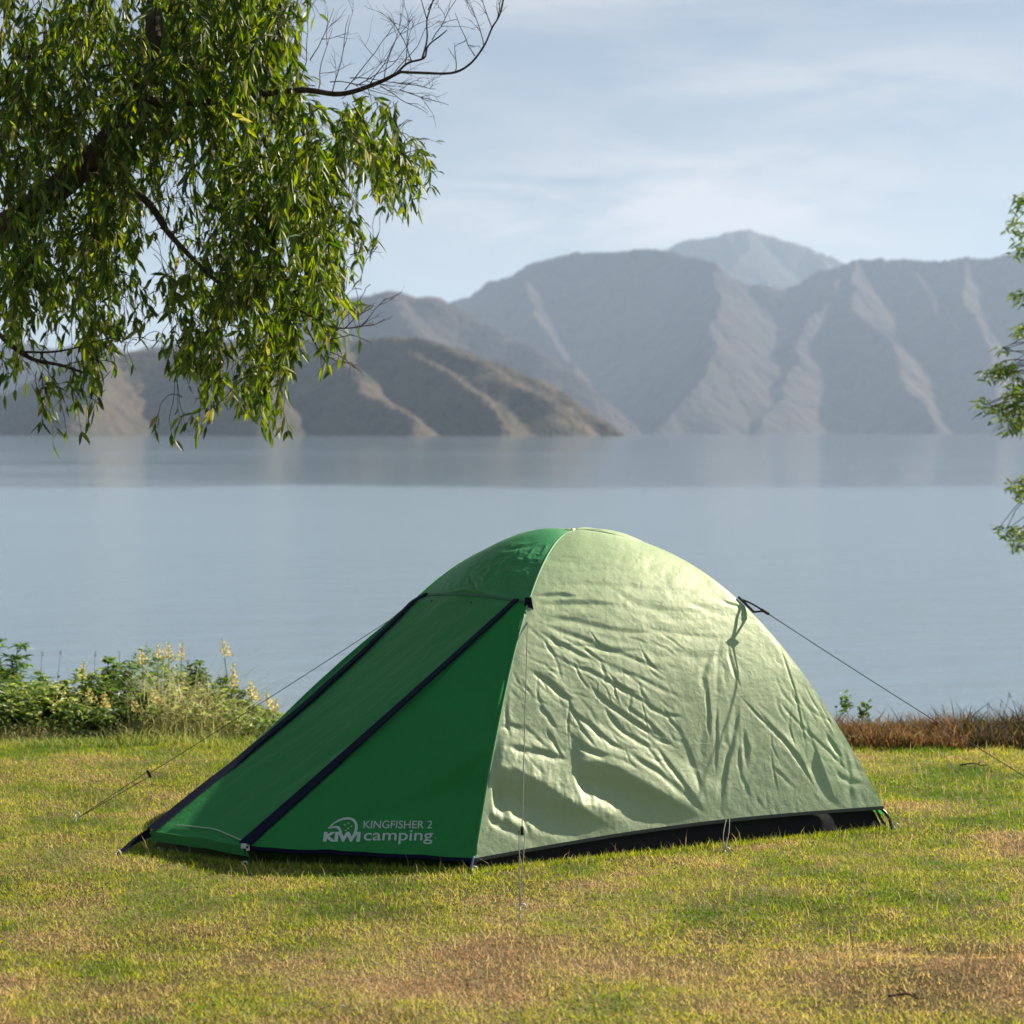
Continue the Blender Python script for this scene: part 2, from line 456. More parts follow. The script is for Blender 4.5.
# two deep tucks with a shaded underside
dsp += blur(fold(px, py, [(490, 768), (512, 769), (535, 780), (565, 799), (595, 817), (632, 836)], .036, 26, 40, .9, (.05, .22), up=.45), 1)
dsp += blur(fold(px, py, [(570, 762), (592, 763), (616, 768), (642, 783), (672, 800), (718, 826)], .034, 23, 40, .9, (.10, .15), up=.45), 1)
dsp += blur(fold(px, py, [(486, 812), (500, 816), (520, 826), (545, 838), (575, 846)], .012, 9, 12, .5), 1)
dsp += blur(fold(px, py, [(500, 772), (507, 800), (512, 830)], .006, 6, 8, .8), 1)
HF = [
 # radial from the mid tie
 ([(655, 742), (680, 775), (712, 822)], .011, 8), ([(672, 705), (695, 760), (714, 820)], .004, 8), ([(622, 748), (660, 770), (705, 812)], .010, 7),
 ([(640, 735), (676, 782), (700, 806)], .006, 5), ([(717, 822), (722, 790), (735, 745), (742, 700)][::-1], .010, 6),
 ([(720, 815), (728, 770), (730, 740)][::-1], .008, 4), ([(710, 740), (711, 715), (708, 685)][::-1], .012, 4),
 ([(716, 780), (719, 745), (718, 700)][::-1], .006, 5), ([(742, 800), (760, 760), (790, 730)][::-1], .004, 6),
 # long right creases
 ([(776, 636), (786, 660), (796, 690), (805, 735), (808, 760)], .006, 3), ([(735, 690), (765, 720), (790, 745), (815, 785)], .008, 4),
 ([(752, 703), (785, 738), (800, 755), (822, 800)], .007, 4), ([(770, 690), (800, 722), (830, 750), (858, 780)], .005, 4),
 ([(826, 730), (836, 745), (843, 758)], .010, 5), ([(800, 700), (812, 735), (820, 760)], .004, 4),
 # lower right tucks
 ([(816, 744), (822, 765), (834, 796), (845, 812)], .022, 13), ([(835, 770), (850, 778), (866, 782)], .010, 7), ([(852, 780), (856, 800), (858, 815)], .016, 9),
 ([(862, 790), (870, 805), (876, 815)], .014, 8), ([(832, 795), (845, 806), (855, 812)], .012, 7), ([(812, 790), (822, 800), (832, 812)], .008, 6),
 ([(756, 794), (766, 806), (775, 815)], .010, 6), ([(776, 803), (779, 810), (781, 817)], .010, 6), ([(786, 801), (789, 808), (791, 816)], .010, 6),
 ([(746, 802), (752, 812), (757, 818)], .008, 5), ([(796, 803), (799, 810), (801, 816)], .010, 6), ([(740, 770), (748, 785), (752, 800)], .006, 5),
 # diagonal creases in the left middle
 ([(528, 668), (548, 676), (562, 690), (578, 702)], .014, 8), ([(500, 742), (520, 746), (548, 750), (575, 760)], .014, 9),
 ([(548, 655), (590, 668), (630, 690), (664, 712)], .008, 6), ([(560, 700), (590, 722), (612, 742), (640, 756)], .009, 6),
 ([(574, 735), (590, 748), (612, 757)], .014, 8), ([(585, 680), (615, 705), (640, 722), (668, 738)], .009, 7),
 ([(565, 690), (580, 722), (600, 755)], .007, 4), ([(545, 725), (556, 742), (566, 762)], .008, 4), ([(600, 700), (625, 730), (660, 752)], .008, 6),
 ([(620, 700), (650, 720), (672, 745)], .007, 6), ([(505, 690), (508, 715), (512, 740)], .008, 5), ([(492, 725), (510, 722), (530, 728)], .008, 6),
 ([(535, 700), (550, 715), (560, 732)], .007, 5), ([(572, 640), (620, 650), (672, 672)], .006, 6), ([(590, 655), (640, 675), (690, 700)], .005, 6),
 ([(640, 700), (665, 712), (690, 716)], .007, 5), ([(632, 716), (655, 735), (680, 745)], .006, 5),
 # fan from the guy tab
 ([(532, 596), (545, 593), (562, 592), (580, 596)], .012, 6), ([(534, 604), (560, 600), (595, 600), (620, 604)], .010, 8),
 ([(534, 612), (570, 616), (620, 628), (660, 632)], .007, 8), ([(535, 620), (575, 632), (610, 646), (650, 650)], .008, 8),
 ([(540, 585), (580, 580), (640, 584), (700, 590)], .004, 8), ([(545, 572), (590, 566), (650, 570)], .004, 8), ([(535, 640), (560, 643), (600, 645)], .004, 3),
 ([(556, 556), (600, 552), (650, 560)], .003, 8), ([(536, 628), (570, 645), (600, 662)], .008, 7),
 ([(628, 604), (670, 606), (720, 612)], .004, 8), ([(640, 625), (690, 632), (730, 636)], .004, 7),
 ([(722, 600), (733, 603), (745, 606)], .010, 4), ([(728, 615), (740, 612), (752, 614)], .004, 4),
]
for pts, amp, wd in HF:
    dsp += fold(px, py, pts, amp*(.55 if pts[0][0] < 735 else .42), wd*.52, wd*1.5, 1.3, (.3, .3))
rr = np.random.RandomState(5)
def scatter(n, x0, x1, y0, y1, ang, da, l0, l1, a0, a1, w0, w1):
    global dsp
    for _ in range(n):
        cx_, cy_ = rr.uniform(x0, x1), rr.uniform(y0, y1); an = math.radians(ang+rr.uniform(-da, da)); ll = rr.uniform(l0, l1)/2
        d = np.array([math.cos(an), math.sin(an)]); q = np.array([-d[1], d[0]])*rr.uniform(-.12, .12)*ll*2
        c_ = np.array([cx_, cy_]); wd = rr.uniform(w0, w1)
        dsp += fold(px, py, [c_-d*ll, c_+q, c_+d*ll], rr.uniform(a0, a1), wd, wd*1.3, .9, (.4, .4))
scatter(90, 500, 680, 640, 765, 38, 24, 14, 60, .0008, .003, 1.4, 3)
scatter(14, 500, 660, 650, 765, 80, 18, 18, 60, .001, .003, 1.5, 3)
scatter(26, 540, 740, 550, 650, 4, 14, 40, 120, .001, .003, 4, 9)
scatter(16, 690, 760, 660, 810, 88, 14, 25, 80, .001, .004, 2.5, 6)
scatter(26, 770, 865, 690, 812, 55, 30, 12, 60, .0006, .0025, 1.4, 3.5)
scatter(38, 490, 860, 800, 850, 75, 28, 8, 22, .002, .006, 2, 4)
dsp = blur(dsp, 1)
rag = .0035*fbm(px/7, py/11, 36, 3)*np.exp(-((py-(770+(px-500)*.35))/28)**2)
dsp += rag
dsp += .003*fbm(px/40, py/40, 31, 4)*sstep(0, .1, V)+.0008*ridged(px/9, py/9, 35, 3)
edge = sstep(0, .03, U)*sstep(0, .03, 1-U)*sstep(0, .02, V)*(1-.85*sstep(.94, 1, V))
G = G+N*(dsp*edge)[..., None]
side_near_G = G
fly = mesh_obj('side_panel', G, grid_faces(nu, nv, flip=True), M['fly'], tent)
fly['label'] = 'creased green side panel with sunlit paleness in its colour'
# hems and seams that follow the mesh
def strip(name, curve, nrm, width, mat, parent, off=.004, dirs=None, label=None):
    c = np.asarray(curve); n = np.asarray(nrm)
    if n.ndim == 1: n = np.broadcast_to(n, c.shape)
    if dirs is None:
        t = np.gradient(c, axis=0); t /= np.linalg.norm(t, axis=1)[:, None]
        s = np.cross(t, n); s /= np.linalg.norm(s, axis=1)[:, None]
    else: s = np.broadcast_to(dirs, c.shape)
    wd = np.broadcast_to(np.asarray(width, dtype=float), (len(c),))[:, None]
    rows = [c-s*wd/2, c-s*wd/2+n*off, c+s*wd/2+n*off, c+s*wd/2]
    v = np.stack(rows, 1)
    o = mesh_obj(name, v, grid_faces(len(c), 4), mat, parent, smooth=False)
    if label: o['label'] = label
    return o
def hem_band(g, row_pts, nn, off=.0025, down=.014):
    pts = row_pts[::3]; n = nn[::3]
    top = pts+n*off; bot = pts+n*off*1.2-np.array([0, 0, down])
    bb = pts-n*.004-np.array([0, 0, down])
    v = np.stack([top, bot, bb], 1); g.add(v, grid_faces(len(pts), 3))
hg = Geo(); hem_band(hg, G[:, -1], N[:, -1], .004, .012)
hg.build('hem_binding', M['hem'], tent, smooth=False)

# --- far side and back panels
for Pa, Pb, nm, sd_ in ((B, Cc, 'rear_panel', 61), (Cc, D, 'side_panel', 67)):
    U2, V2 = np.meshgrid(np.linspace(0, 1, 150), np.linspace(0, 1, 130), indexing='ij')
    G2, N2 = side_surface(Pa, Pb, U2, V2)
    d2 = (.010*fbm(U2*5, V2*4, sd_, 4)+.004*ridged(U2*14+V2*7, V2*10, sd_+3, 3))*sstep(0, .04, U2)*sstep(0, .04, 1-U2)*sstep(0, .03, V2)
    G2 = G2+N2*d2[..., None]
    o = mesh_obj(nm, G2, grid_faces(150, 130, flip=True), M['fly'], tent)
    o['label'] = 'green rear panel facing away' if nm == 'rear_panel' else 'green side panel facing the lake'

# --- hood: apex down to the top of the door
SA, SD = .50, .55
nh = 220
UH, VH = np.meshgrid(np.linspace(0, 1, nh), np.linspace(0, 1, nh), indexing='ij')    # U: D..A, V: apex..door top
aA = arc(A, VH*SA); aD = arc(D, VH*SD)
GH = aD*(1-UH)[..., None]+aA*UH[..., None]
NH = normals(GH); NH *= np.sign((NH*(GH-np.array([CT[0], CT[1], .3]))).sum(-1))[..., None]
GH = GH+NH*(np.sin(np.pi*UH)*.05*np.sin(np.pi*(VH*.75)))[..., None]
hx, hy = PX(GH)
crump = .006*ridged(hx/11+hy/23, hy/9, 41, 3)*np.exp(-((hx-(475+(590-hy)*1.6))/38)**2)*sstep(535, 560, hy)
hd = crump*2.4+.003*fbm(hx/30, hy/25, 43, 3)
for pts, amp, wd in [([(448, 590), (462, 584), (478, 578), (492, 580)], .008, 4), ([(470, 574), (478, 583), (484, 596)], .008, 3.5),
        ([(484, 596), (490, 586), (500, 578)], .007, 4), ([(450, 592), (470, 590), (486, 594)], .006, 4), ([(496, 592), (520, 570), (546, 548)], .004, 8),
        ([(500, 574), (512, 560), (520, 546)], .005, 3), ([(506, 550), (520, 545), (536, 543)], .004, 3), ([(478, 572), (500, 566), (515, 562)], .004, 4)]:
    hd += fold(hx, hy, pts, amp, wd, wd, .9, (.3, .3))
hd = hd*sstep(0, .06, UH)*sstep(0, .06, 1-UH)*sstep(0, .05, VH)*sstep(0, .02, 1-VH)
GH = GH+NH*hd[..., None]
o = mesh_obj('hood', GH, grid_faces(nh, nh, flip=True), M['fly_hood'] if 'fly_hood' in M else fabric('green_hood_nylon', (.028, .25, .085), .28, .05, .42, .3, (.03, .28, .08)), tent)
o['label'] = 'mid green hood panel between apex and door top'

# --- vestibule: door panel between the two zips, near wall, far wall
topn = normals(GH)
TA = arc(A, np.array(SA)); TD = arc(D, np.array(SD))
T1 = TA*.93+TD*.07; T2 = TD*.97+TA*.03
E3 = P3(E, .062); F3 = P3(Fp, .06)
# under the hood lip the door starts 6 mm lower
def vest(Ua, Va):
    "door surface, U from T2/F to T1/E, V down"
    top = T2*(1-Ua)[..., None]+T1*Ua[..., None]
    # follow hood lip bulge
    bot = F3*(1-Ua)[..., None]+E3*Ua[..., None]
    g = top*(1-Va)[..., None]+bot*Va[..., None]
    return g
nd = 160
UD, VD = np.meshgrid(np.linspace(0, 1, nd), np.linspace(0, 1, nd), indexing='ij')
GD = vest(UD, VD)
ND = normals(GD); ND *= np.sign((ND*(GD-np.array([CT[0], CT[1], .3]))).sum(-1))[..., None]
lip = GH[:, -1]                                   # hood lower edge D..A
def lip_at(u): 
    k = np.linspace(0, 1, nh); return np.stack([np.interp(u, k, lip[:, i]) for i in range(3)], -1)
uu = .03+.90*UD[:, 0]
lipc = lip_at(uu)
offs = (lipc-GD[:, 0])
GD = GD+offs[:, None, :]*((1-VD)**3)[..., None]
bd = .022*np.sin(np.pi*UD)*np.sin(np.pi*VD**1.2)*-1+.022*fbm(UD*2.8+VD*1.6, VD*1.3, 51, 3)+.005*ridged(UD*8+VD*3, VD*4, 53, 3)
bd = bd*sstep(0, .05, UD)*sstep(0, .05, 1-UD)*sstep(0, .05, VD)
GD = GD+ND*bd[..., None]
kick = sstep(.93, 1, VD)*.03
GD = GD+np.array([.30, .24, 0])*0-ND*kick[..., None]*0
GD[..., 2] -= 0
door = mesh_obj('door', GD, grid_faces(nd, nd, flip=True), M['fly_shaded'], tent)
door['label'] = 'shaded green sloping door panel between two navy zips'
def path_on(G_, ui, v0=0, v1=1, n=80):
    col = G_[ui]; k = np.linspace(0, 1, len(col)); t = np.linspace(v0, v1, n)
    return np.stack([np.interp(t, k, col[:, i]) for i in range(3)], -1)
# near vestibule wall
nw = 220
UW, VW = np.meshgrid(np.linspace(0, 1, nw), np.linspace(0, 1, nw), indexing='ij')   # U: zip..pole seam
za = path_on(GD, -1, 0, 1, nw)
sv = SA+(1-SA)*VW[0]
pa = arc(A, sv, .040)
wt = np.linspace(0, 1, nw)
GW = za[None]*(1-UW)[..., None]+pa[None]*UW[..., None]
NW = normals(GW); NW *= np.sign((NW*(GW-np.array([CT[0], CT[1], .3]))).sum(-1))[..., None]
wx, wy = PX(GW)
def band(dv): return dv
bw = -.010*np.sin(np.pi*UW)*np.sin(np.pi*VW)+.004*fbm(wx/60+wy/45, wy/60-wx/90, 57, 3)
for pts, amp, wd in [([(320, 815), (380, 790), (440, 765), (490, 735)][::1], .022, 24), ([(400, 800), (440, 775), (488, 748)], .014, 14),
                     ([(440, 840), (462, 825), (478, 815)], .004, 6), ([(380, 745), (430, 720), (498, 690)], .010, 24), ([(446, 852), (465, 840), (478, 832)], .004, 5)]:
    bw += fold(wx, wy, pts, amp, wd, wd, 1, (.3, .25))
bw += .005*ridged(wx/30+wy/38, wy/34, 59, 3)+.016*fbm(wx/50+wy/35, wy/80-wx/120, 58, 3)
bw = blur(bw, 2)*sstep(0, .05, UW)*sstep(0, .04, 1-UW)*sstep(0, .03, VW)
GW = GW+NW*bw[..., None]
wall = mesh_obj('vestibule_wall', GW, grid_faces(nw, nw), M['fly_shaded'], tent)
wall['label'] = 'shaded green vestibule wall carrying the printed lettering'
# far vestibule wall
UX_, VX_ = np.meshgrid(np.linspace(0, 1, 90), np.linspace(0, 1, 90), indexing='ij')
zb = path_on(GD, 0, 0, 1, 90); pb = arc(D, SD+(1-SD)*VX_[0], .045)
GX = zb[None]*(1-UX_)[..., None]+pb[None]*UX_[..., None]
NX = normals(GX); NX *= np.sign((NX*(GX-np.array([CT[0], CT[1], .3]))).sum(-1))[..., None]
GX = GX+NX*(.035*np.sin(np.pi*UX_)*np.sin(np.pi*VX_)+.006*fbm(UX_*4, VX_*4, 63, 3)*np.sin(np.pi*UX_))[..., None]
far = mesh_obj('vestibule_wall', GX, grid_faces(90, 90, flip=True), M['fly_shaded'], tent)
far['label'] = 'green vestibule wall on the far side of the door'
# hood lip trim
lipn = topn[:, -1]; lipn = lipn*np.sign((lipn*(lip-np.array([CT[0], CT[1], .3]))).sum(-1))[:, None]
strip('hood_edge', lip+lipn*.003, lipn, .010, simple('dark_green_binding', (.02, .12, .05), .6), tent, .003)
# zips
nD1 = ND[-1, ::2]; z1 = path_on(GD, -2, .0, 1, 80)
strip('zip_cover', z1+nD1*.004, nD1, np.linspace(.036, .050, 80), M['navy'], tent, .006)['label'] = 'navy zip cover beside the printed lettering'
nD0 = ND[0, ::2]; z0 = path_on(GD, 11, .0, 1, 80)
strip('zip_cover', z0+nD0*.006, nD0, np.linspace(.030, .042, 80), M['navy'], tent, .008)['label'] = 'navy zip cover on the far edge of the door'
# door hem: green skirt with pale piping
hb = GD[:, -1]; hb_n = ND[:, -1]
sk = np.stack([hb+hb_n*.003, hb+hb_n*.001+np.array([.010, .012, -.020]), hb+np.array([.016, .02, -.040])], 1)
hemd = mesh_obj('door_hem', sk, grid_faces(nd, 3, flip=True), fabric('green_hem_nylon', (.06, .34, .12), .2, .1, .4, .2), tent)
pp = GD[:, -1]+hb_n*.005+ (GD[:, -8]-GD[:, -1])*(.25+.55*np.sin(np.pi*UD[:, 0])[:, None])
g = Geo(); g.tube(pp[34:-4:6], .0026, 5); g.build('piping', M['piping'], hemd)
# wall hem navy trim
wb = GW[:, -1]; wn = NW[:, -1]
g = Geo(); hem_band(g, wb, wn, .003, .014); g.build('hem_binding', M['navy'], tent, smooth=False)
# seam binding on pole line A
sc_ = arc(A, np.linspace(.02, .995, 90), .040)
nA = np.array([-.55, -.8, .5]); nA /= np.linalg.norm(nA)
g = Geo(); g.tube(sc_[:48], .0045, 6); g.tube(sc_[47:], .004, 6)
g.build('pole_seam', simple('green_seam_tape', (.09, .24, .10), .6), tent)
# poles themselves under the fly (tips show at the corners)
g = Geo()
for P in (A, B, Cc, D):
    g.tube(arc(P, np.linspace(0, 1.0, 40), .03)-np.array([0, 0, .014]), .0045, 6)
g.build('pole', simple('grey_fibreglass', (.10, .10, .11), .4), tent)
# tub floor
def ring(inset, z, dz=0):
    c = CT; return [P3(c+(p-c)*(1-inset), z) for p in (A, B, Cc, D)]
lo = ring(.006, .004); hi = ring(.070, .115)
nn_ = 40; vv = []
for k in range(4):
    a, b = lo[k], lo[(k+1) % 4]; a2, b2 = hi[k], hi[(k+1) % 4]
    t = np.linspace(0, 1, nn_)[:, None]
    bot = a+(b-a)*t; top = a2+(b2-a2)*t
    cen = P3(CT, 0); o_ = (bot-cen)*np.array([1, 1, 0]); o_ /= np.linalg.norm(o_, axis=1)[:, None]
    wob = .010*np.sin(t*23+k)*np.sin(np.pi*t)+.008*np.sin(t*47+k*2)
    wob = wob*.5; mid = (bot+top)/2+o_*(.008+wob)
    vv.append(np.stack([bot, bot*.66+top*.34+o_*(.006+wob), mid, top], 1))
g = Geo()
for v_ in vv: g.add(v_, grid_faces(nn_, 4))
g.add(np.array([p for p in ring(0, .006)]), [(0, 1, 2, 3)])
fl = g.build('tub_floor', M['floor'], tent)
# inner tent front wall, dark mesh
g = Geo()
Ui, Vi = np.meshgrid(np.linspace(0, 1, 30), np.linspace(0, 1, 30), indexing='ij')
for P, Q in ((D, A), (A, B), (B, Cc), (Cc, D)):
    pa_ = arc(CT+(P-CT)*.84, Vi, .10); pb_ = arc(CT+(Q-CT)*.84, Vi, .10)
    gi = pa_*(1-Ui)[..., None]+pb_*Ui[..., None]
    gi[..., 2] = .09+(gi[..., 2]-.09)*.84
    g.add(gi, grid_faces(30, 30))
g.build('inner_tent', simple('pale_inner_fabric', (.22, .27, .21), .8), tent)

# hooks under hood edge
for hxp in (440, 480):
    k = np.argmin(np.abs(PX(lip)[0]-hxp)); p = lip[k]+lipn[k]*.004
    g = Geo(); g.tube(crv([p, p+np.array([-.004, -.006, -.022]), p+np.array([-.020, -.012, -.030]), p+np.array([-.034, -.012, -.026])], 10), [.004]*10, 6)
    g.build('toggle', M['plastic'], tent)

# ---- lettering printed on the near vestibule wall
# local frame on the wall around the print; text vertices are mapped to the wall surface
wpx, wpy = PX(GW)
def wall_point(qx, qy):
    "surface point of wall seen at pixel (qx,qy): nearest grid node + first-order correction"
    d = (wpx-qx)**2+(wpy-qy)**2; k = np.unravel_index(np.argmin(d), d.shape); i, j = min(max(k[0], 1), nw-2), min(max(k[1], 1), nw-2)
    dxu = np.array([wpx[i+1, j]-wpx[i-1, j], wpy[i+1, j]-wpy[i-1, j]])/2
    dxv = np.array([wpx[i, j+1]-wpx[i, j-1], wpy[i, j+1]-wpy[i, j-1]])/2
    rhs = np.array([qx-wpx[i, j], qy-wpy[i, j]]); a, b = np.linalg.solve(np.stack([dxu, dxv], 1), rhs)
    return GW[i, j]+a*(GW[i+1, j]-GW[i-1, j])/2+b*(GW[i, j+1]-GW[i, j-1])/2+NW[i, j]*.0022
logo_o = wall_point(323, 843); logo_x = wall_point(437, 843); logo_y = wall_point(326, 818)
lx = (logo_x-logo_o)/114.; ly = (logo_y-logo_o)/25.       # metres per printed unit
def printed(name, verts2, faces, mat):
    v = []
    for x, y in verts2:
        p = logo_o+lx*x+ly*y
        q = PX(p); v.append(wall_point(q[0], q[1]))
    o = mesh_obj(name, np.array(v), faces, mat, wall, smooth=False); return o
def text2(body, x, y, wdt, hgt, bold=0, asc='x'):
    cu = bpy.data.curves.new('txt', 'FONT'); cu.body = body; cu.size = 1; cu.offset = bold; cu.resolution_u = 4
    ob = bpy.data.objects.new('txt', cu); C.objects.link(ob)
    me = ob.to_mesh(); v = np.array([p.co[:2] for p in me.vertices]); fs = [tuple(p.vertices) for p in me.polygons]
    ob.to_mesh_clear(); bpy.data.objects.remove(ob); bpy.data.curves.remove(cu)
    lo_, hi_ = v.min(0), v.max(0)
    base = 0.0
    v2 = np.stack([x+(v[:, 0]-lo_[0])/(hi_[0]-lo_[0])*wdt, y+(v[:, 1]-base)*hgt], 1)
    tri = [];
    for f in fs:
        for k in range(1, len(f)-1): tri.append((f[0], f[k], f[k+1]))
    return v2, tri
capH = .70   # cap height of the built-in font at size 1
v2, tr = text2('KINGFISHER 2', 39, 14.2, 69, 7.6/capH, .006); printed('lettering', v2, np.array(tr), M['print'])
v2, tr = text2('camping', 40.5, 2.2, 69, 8.4/.53, .006); printed('lettering', v2, np.array(tr), M['print'])
v2, tr = text2('KIWI', 0, 1.5, 37, 8.6/capH, .055); printed('lettering', v2, np.array(tr), M['print'])
# bird emblem: back-and-beak arc closing down to a point between the letters
g2v = []; g2f = []
def ribbon(pts, wd):
    c_ = crv([(*p, 0) for p in pts], 28)[:, :2]; t = np.gradient(c_, axis=0); t /= np.linalg.norm(t, axis=1)[:, None]
    n = np.stack([-t[:, 1], t[:, 0]], 1); wv = np.interp(np.linspace(0, 1, 28), np.linspace(0, 1, len(wd)), wd)[:, None]/2
    b = len(g2v)
    for p, q in zip(c_-n*wv, c_+n*wv): g2v.extend([p, q])
    for k in range(27): g2f.append((b+2*k, b+2*k+1, b+2*k+3, b+2*k+2))
ribbon([(4, 14), (10, 20), (18, 23.5), (26, 23.5), (31, 19), (32, 13), (29, 6)], [1.2, 1.6, 2.2, 2.4, 2.6, 3.0, 1.0])
ribbon([(4, 14), (10, 15.5), (14, 14.5), (16.5, 11), (18, 7)], [.8, 1.8, 2.6, 2.2, 1.0])
printed('emblem', np.array(g2v), np.array(g2f), M['print'])
for (x, y) in ((20, 17.5), (23.5, 19), (24, 14), (27, 16), (22, 12), (112.5, 4.5)):
    r = 1.0 if x < 100 else .6
    dv = [(x+r*math.cos(k*math.pi/3), y+r*math.sin(k*math.pi/3)) for k in range(6)]
    printed('emblem_dot', np.array(dv), np.array([(0, k, k+1) for k in range(1, 5)]), M['print_dot'])

# ---- guy lines
def sag(a, b, s, n=30):
    t = np.linspace(0, 1, n)[:, None]; p = a+(b-a)*t; p[:, 2] -= (4*s*t*(1-t))[:, 0]; return p
# front left line, from the far pole (hidden) down to a peg at the left
gl_top = arc(D, np.array(.62)) + np.array([-.02, -.01, 0])
pegs = []
def guy(top, peg, run_t, mat, rad=.0016, slope=.004, dbl=.012, label=None, side=.2):
    pa_ = sag(top, peg, slope)
    g = Geo(); k = int(run_t*29)
    g.tube(pa_[:k+1], rad, 5)
    d = (peg-top)/np.linalg.norm(peg-top); s = np.cross(d, [0, 0, 1.]); s /= np.linalg.norm(s); up = np.cross(s, d)
    lowr = pa_[k:]; tt = np.linspace(0, 1, len(lowr))[:, None]
    offv = unit(s*side+up*(1-side))
    g.tube(lowr+offv*dbl*(1-tt)*np.sign(.5), rad, 5); g.tube(lowr-offv*dbl*(1-tt), rad, 5)
    o = g.build('guy_line', mat, tent); 
    if label: o['label'] = label
    r = Geo(); r.box(pa_[k], .004, .005, dbl+.006, np.stack([d, s, up], 1)); rn = r.build('line_runner', M['plastic'], o, smooth=False)
    return o
def peg(p, label, lean=(-.25, -.1), h=.035):
    t = thing('tent_peg', label, 'tent peg', (p[0], p[1], 0), 'steel pegs holding the tent')
    g = Geo(); b = np.array([p[0], p[1], -.08]); tp = np.array([p[0]+lean[0]*h, p[1]+lean[1]*h, h])
    g.tube(np.stack([b, tp]), .0028, 6); g.build('shaft', M['metal'], t)
    g = Geo(); g.tube(crv([tp, tp+np.array([.006, 0, .008]), tp+np.array([.016, 0, .004]), tp+np.array([.018, 0, -.008])], 8), .0028, 6)
    g.build('hook', M['metal'], t)
def gy(py_): return 1.5*F/(py_-HY)
pl = W(78, 823, gy(823))
gA = guy(gl_top, np.array([pl[0], pl[1], .02]), .80, M['cord'], .0016, .006, .010, 'dark cord running down to the left of the door')
peg(pl, 'steel peg at the end of the long cord left of the door', (-.3, -.1))
# near line
ta = arc(A, np.array(.52))+np.array([.005, -.03, -.01])
pn = W(520, 917, gy(917))
gB = guy(ta+np.array([0, -.012, -.035]), np.array([pn[0], pn[1], .02]), .78, M['cord_pale'], .0018, .0, .010, 'grey cord dropping in front of the creased side panel', 1.)
peg(pn, 'steel peg in the grass nearest the viewer under the grey cord', (0, -.3))
# right line: two-legged strap then a cord running out of frame towards the right
tb = W(741, 599, 7.50); tb2 = W(754, 612, 7.45); kn = W(764, 611, 7.42)
pr_y = 6.6
slope_px = (775-608)/(1024-762.)
pr = W(1124, 842, gy(842))
g = Geo()
mid = kn
g.tube(sag(mid, np.array([pr[0], pr[1], .02]), .01), .0019, 5)
g.tube(crv([tb, (tb+mid)/2+np.array([0, 0, .004]), mid], 8), .004, 5); g.tube(crv([tb2, (tb2+mid)/2, mid], 8), .004, 5)
g.tube(crv([tb+np.array([-.01, 0, .008]), (tb+tb2)/2, tb2], 8), .006, 5)
g.tube(np.stack([mid-np.array([.012, 0, -.006]), mid+np.array([.02, 0, -.012])]), .007, 6)
gr = g.build('guy_line', M['cord'], tent); gr['label'] = 'dark cord stretched out to the right over the lawn'
peg(pr, 'steel peg at the end of the cord stretched to the right', (.3, 0))
# guy tab on near pole
g = Geo(); q = arc(A, np.array(.50)); dn = np.array([.012, -.025, -.045])
g.add([q+np.array([-.012, -.006, .02]), q+np.array([.012, -.010, .022]), q+dn+np.array([.012, 0, 0]), q+dn+np.array([-.002, 0, -.006]), q+np.array([-.022, -.010, -.065])*.8], None, [(0, 1, 2), (0, 2, 3), (0, 3, 4)])
tb_ = g.build('guy_tab', M['navy'], tent, smooth=False)
# light green reinforcement triangle beside the tab
# corner webbing and buckle
def web(pts, wd, mat, name='corner_strap', label=None):
    g = Geo(); pts = crv(pts, 14); s = np.array([0, 0, 1.])
    t = np.gradient(pts, axis=0); n = np.cross(t, s); n /= np.linalg.norm(n, axis=1)[:, None]+1e-9; w_ = np.cross(n, t); w_ /= np.linalg.norm(w_, axis=1)[:, None]
    wv = np.broadcast_to(np.asarray(wd, dtype=float), (2,)); wv = np.linspace(wv[0], wv[1], 14)[:, None]/2
    v = np.stack([pts-w_*wv-n*.001, pts+w_*wv-n*.001, pts+w_*wv+n*.001, pts-w_*wv+n*.001, pts-w_*wv-n*.001], 1)
    g.add(v, grid_faces(14, 5)); o = g.build(name, mat, tent, smooth=False)
    if label: o['label'] = label
    return o
pf = W(117, 856, gy(857))
web([F3+np.array([.01, 0, .004]), F3*.55+P3(pf[:2], .02)*.45, P3(pf[:2], .008)], (.034, .010), M['navy'], label='dark strap staking the far front corner')
peg(pf, 'steel peg holding the strap at the far front corner of the tent', (-.3, 0), .015)
web([E3+np.array([0, -.004, .004]), E3+np.array([.004, -.012, -.02]), P3(E+np.array([.005, -.03]), .0)], (.012, .01), M['navy'], label='short strap below the buckle of the near zip')
g = Geo(); g.box(E3+np.array([.0, -.014, .006]), .010, .004, .008); g.box(E3+np.array([.014, -.014, .0]), .006, .003, .010)
g.build('zip_buckle', M['metal'], tent, smooth=False)
peg(E+np.array([.0, -.035]), 'steel peg under the buckle of the near zip', (-.1, -.3), .012)
# peg and blue tab at corner A, mid-side ties, right corner ties
g = Geo(); a3 = P3(A, .0)
g.tube(crv([a3+np.array([-.004, -.01, .05]), a3+np.array([-.010, -.02, .02]), a3+np.array([-.008, -.022, .0])], 8), .004, 5)
g.build('corner_strap', simple('blue_grey_elastic', (.10, .16, .28), .7), tent)['label'] = 'blue grey elastic loop at the near front corner'
peg(A+np.array([-.01, -.03]), 'steel peg in the blue elastic loop at the near front corner', (0, -.2), .012)
mp_ = G[int(nu*.60), -1]; mg = W(724, 853, gy(853))
g = Geo()
for dx_ in (-.006, .006): g.tube(crv([mp_+np.array([dx_, -.004, 0]), (mp_+mg)/2+np.array([dx_*1.6, 0, .004]), mg+np.array([0, 0, .004])], 8), .0022, 5)
g.build('tie_loop', M['cord_pale'], tent)['label'] = 'pale elastic loop midway along the near hem'
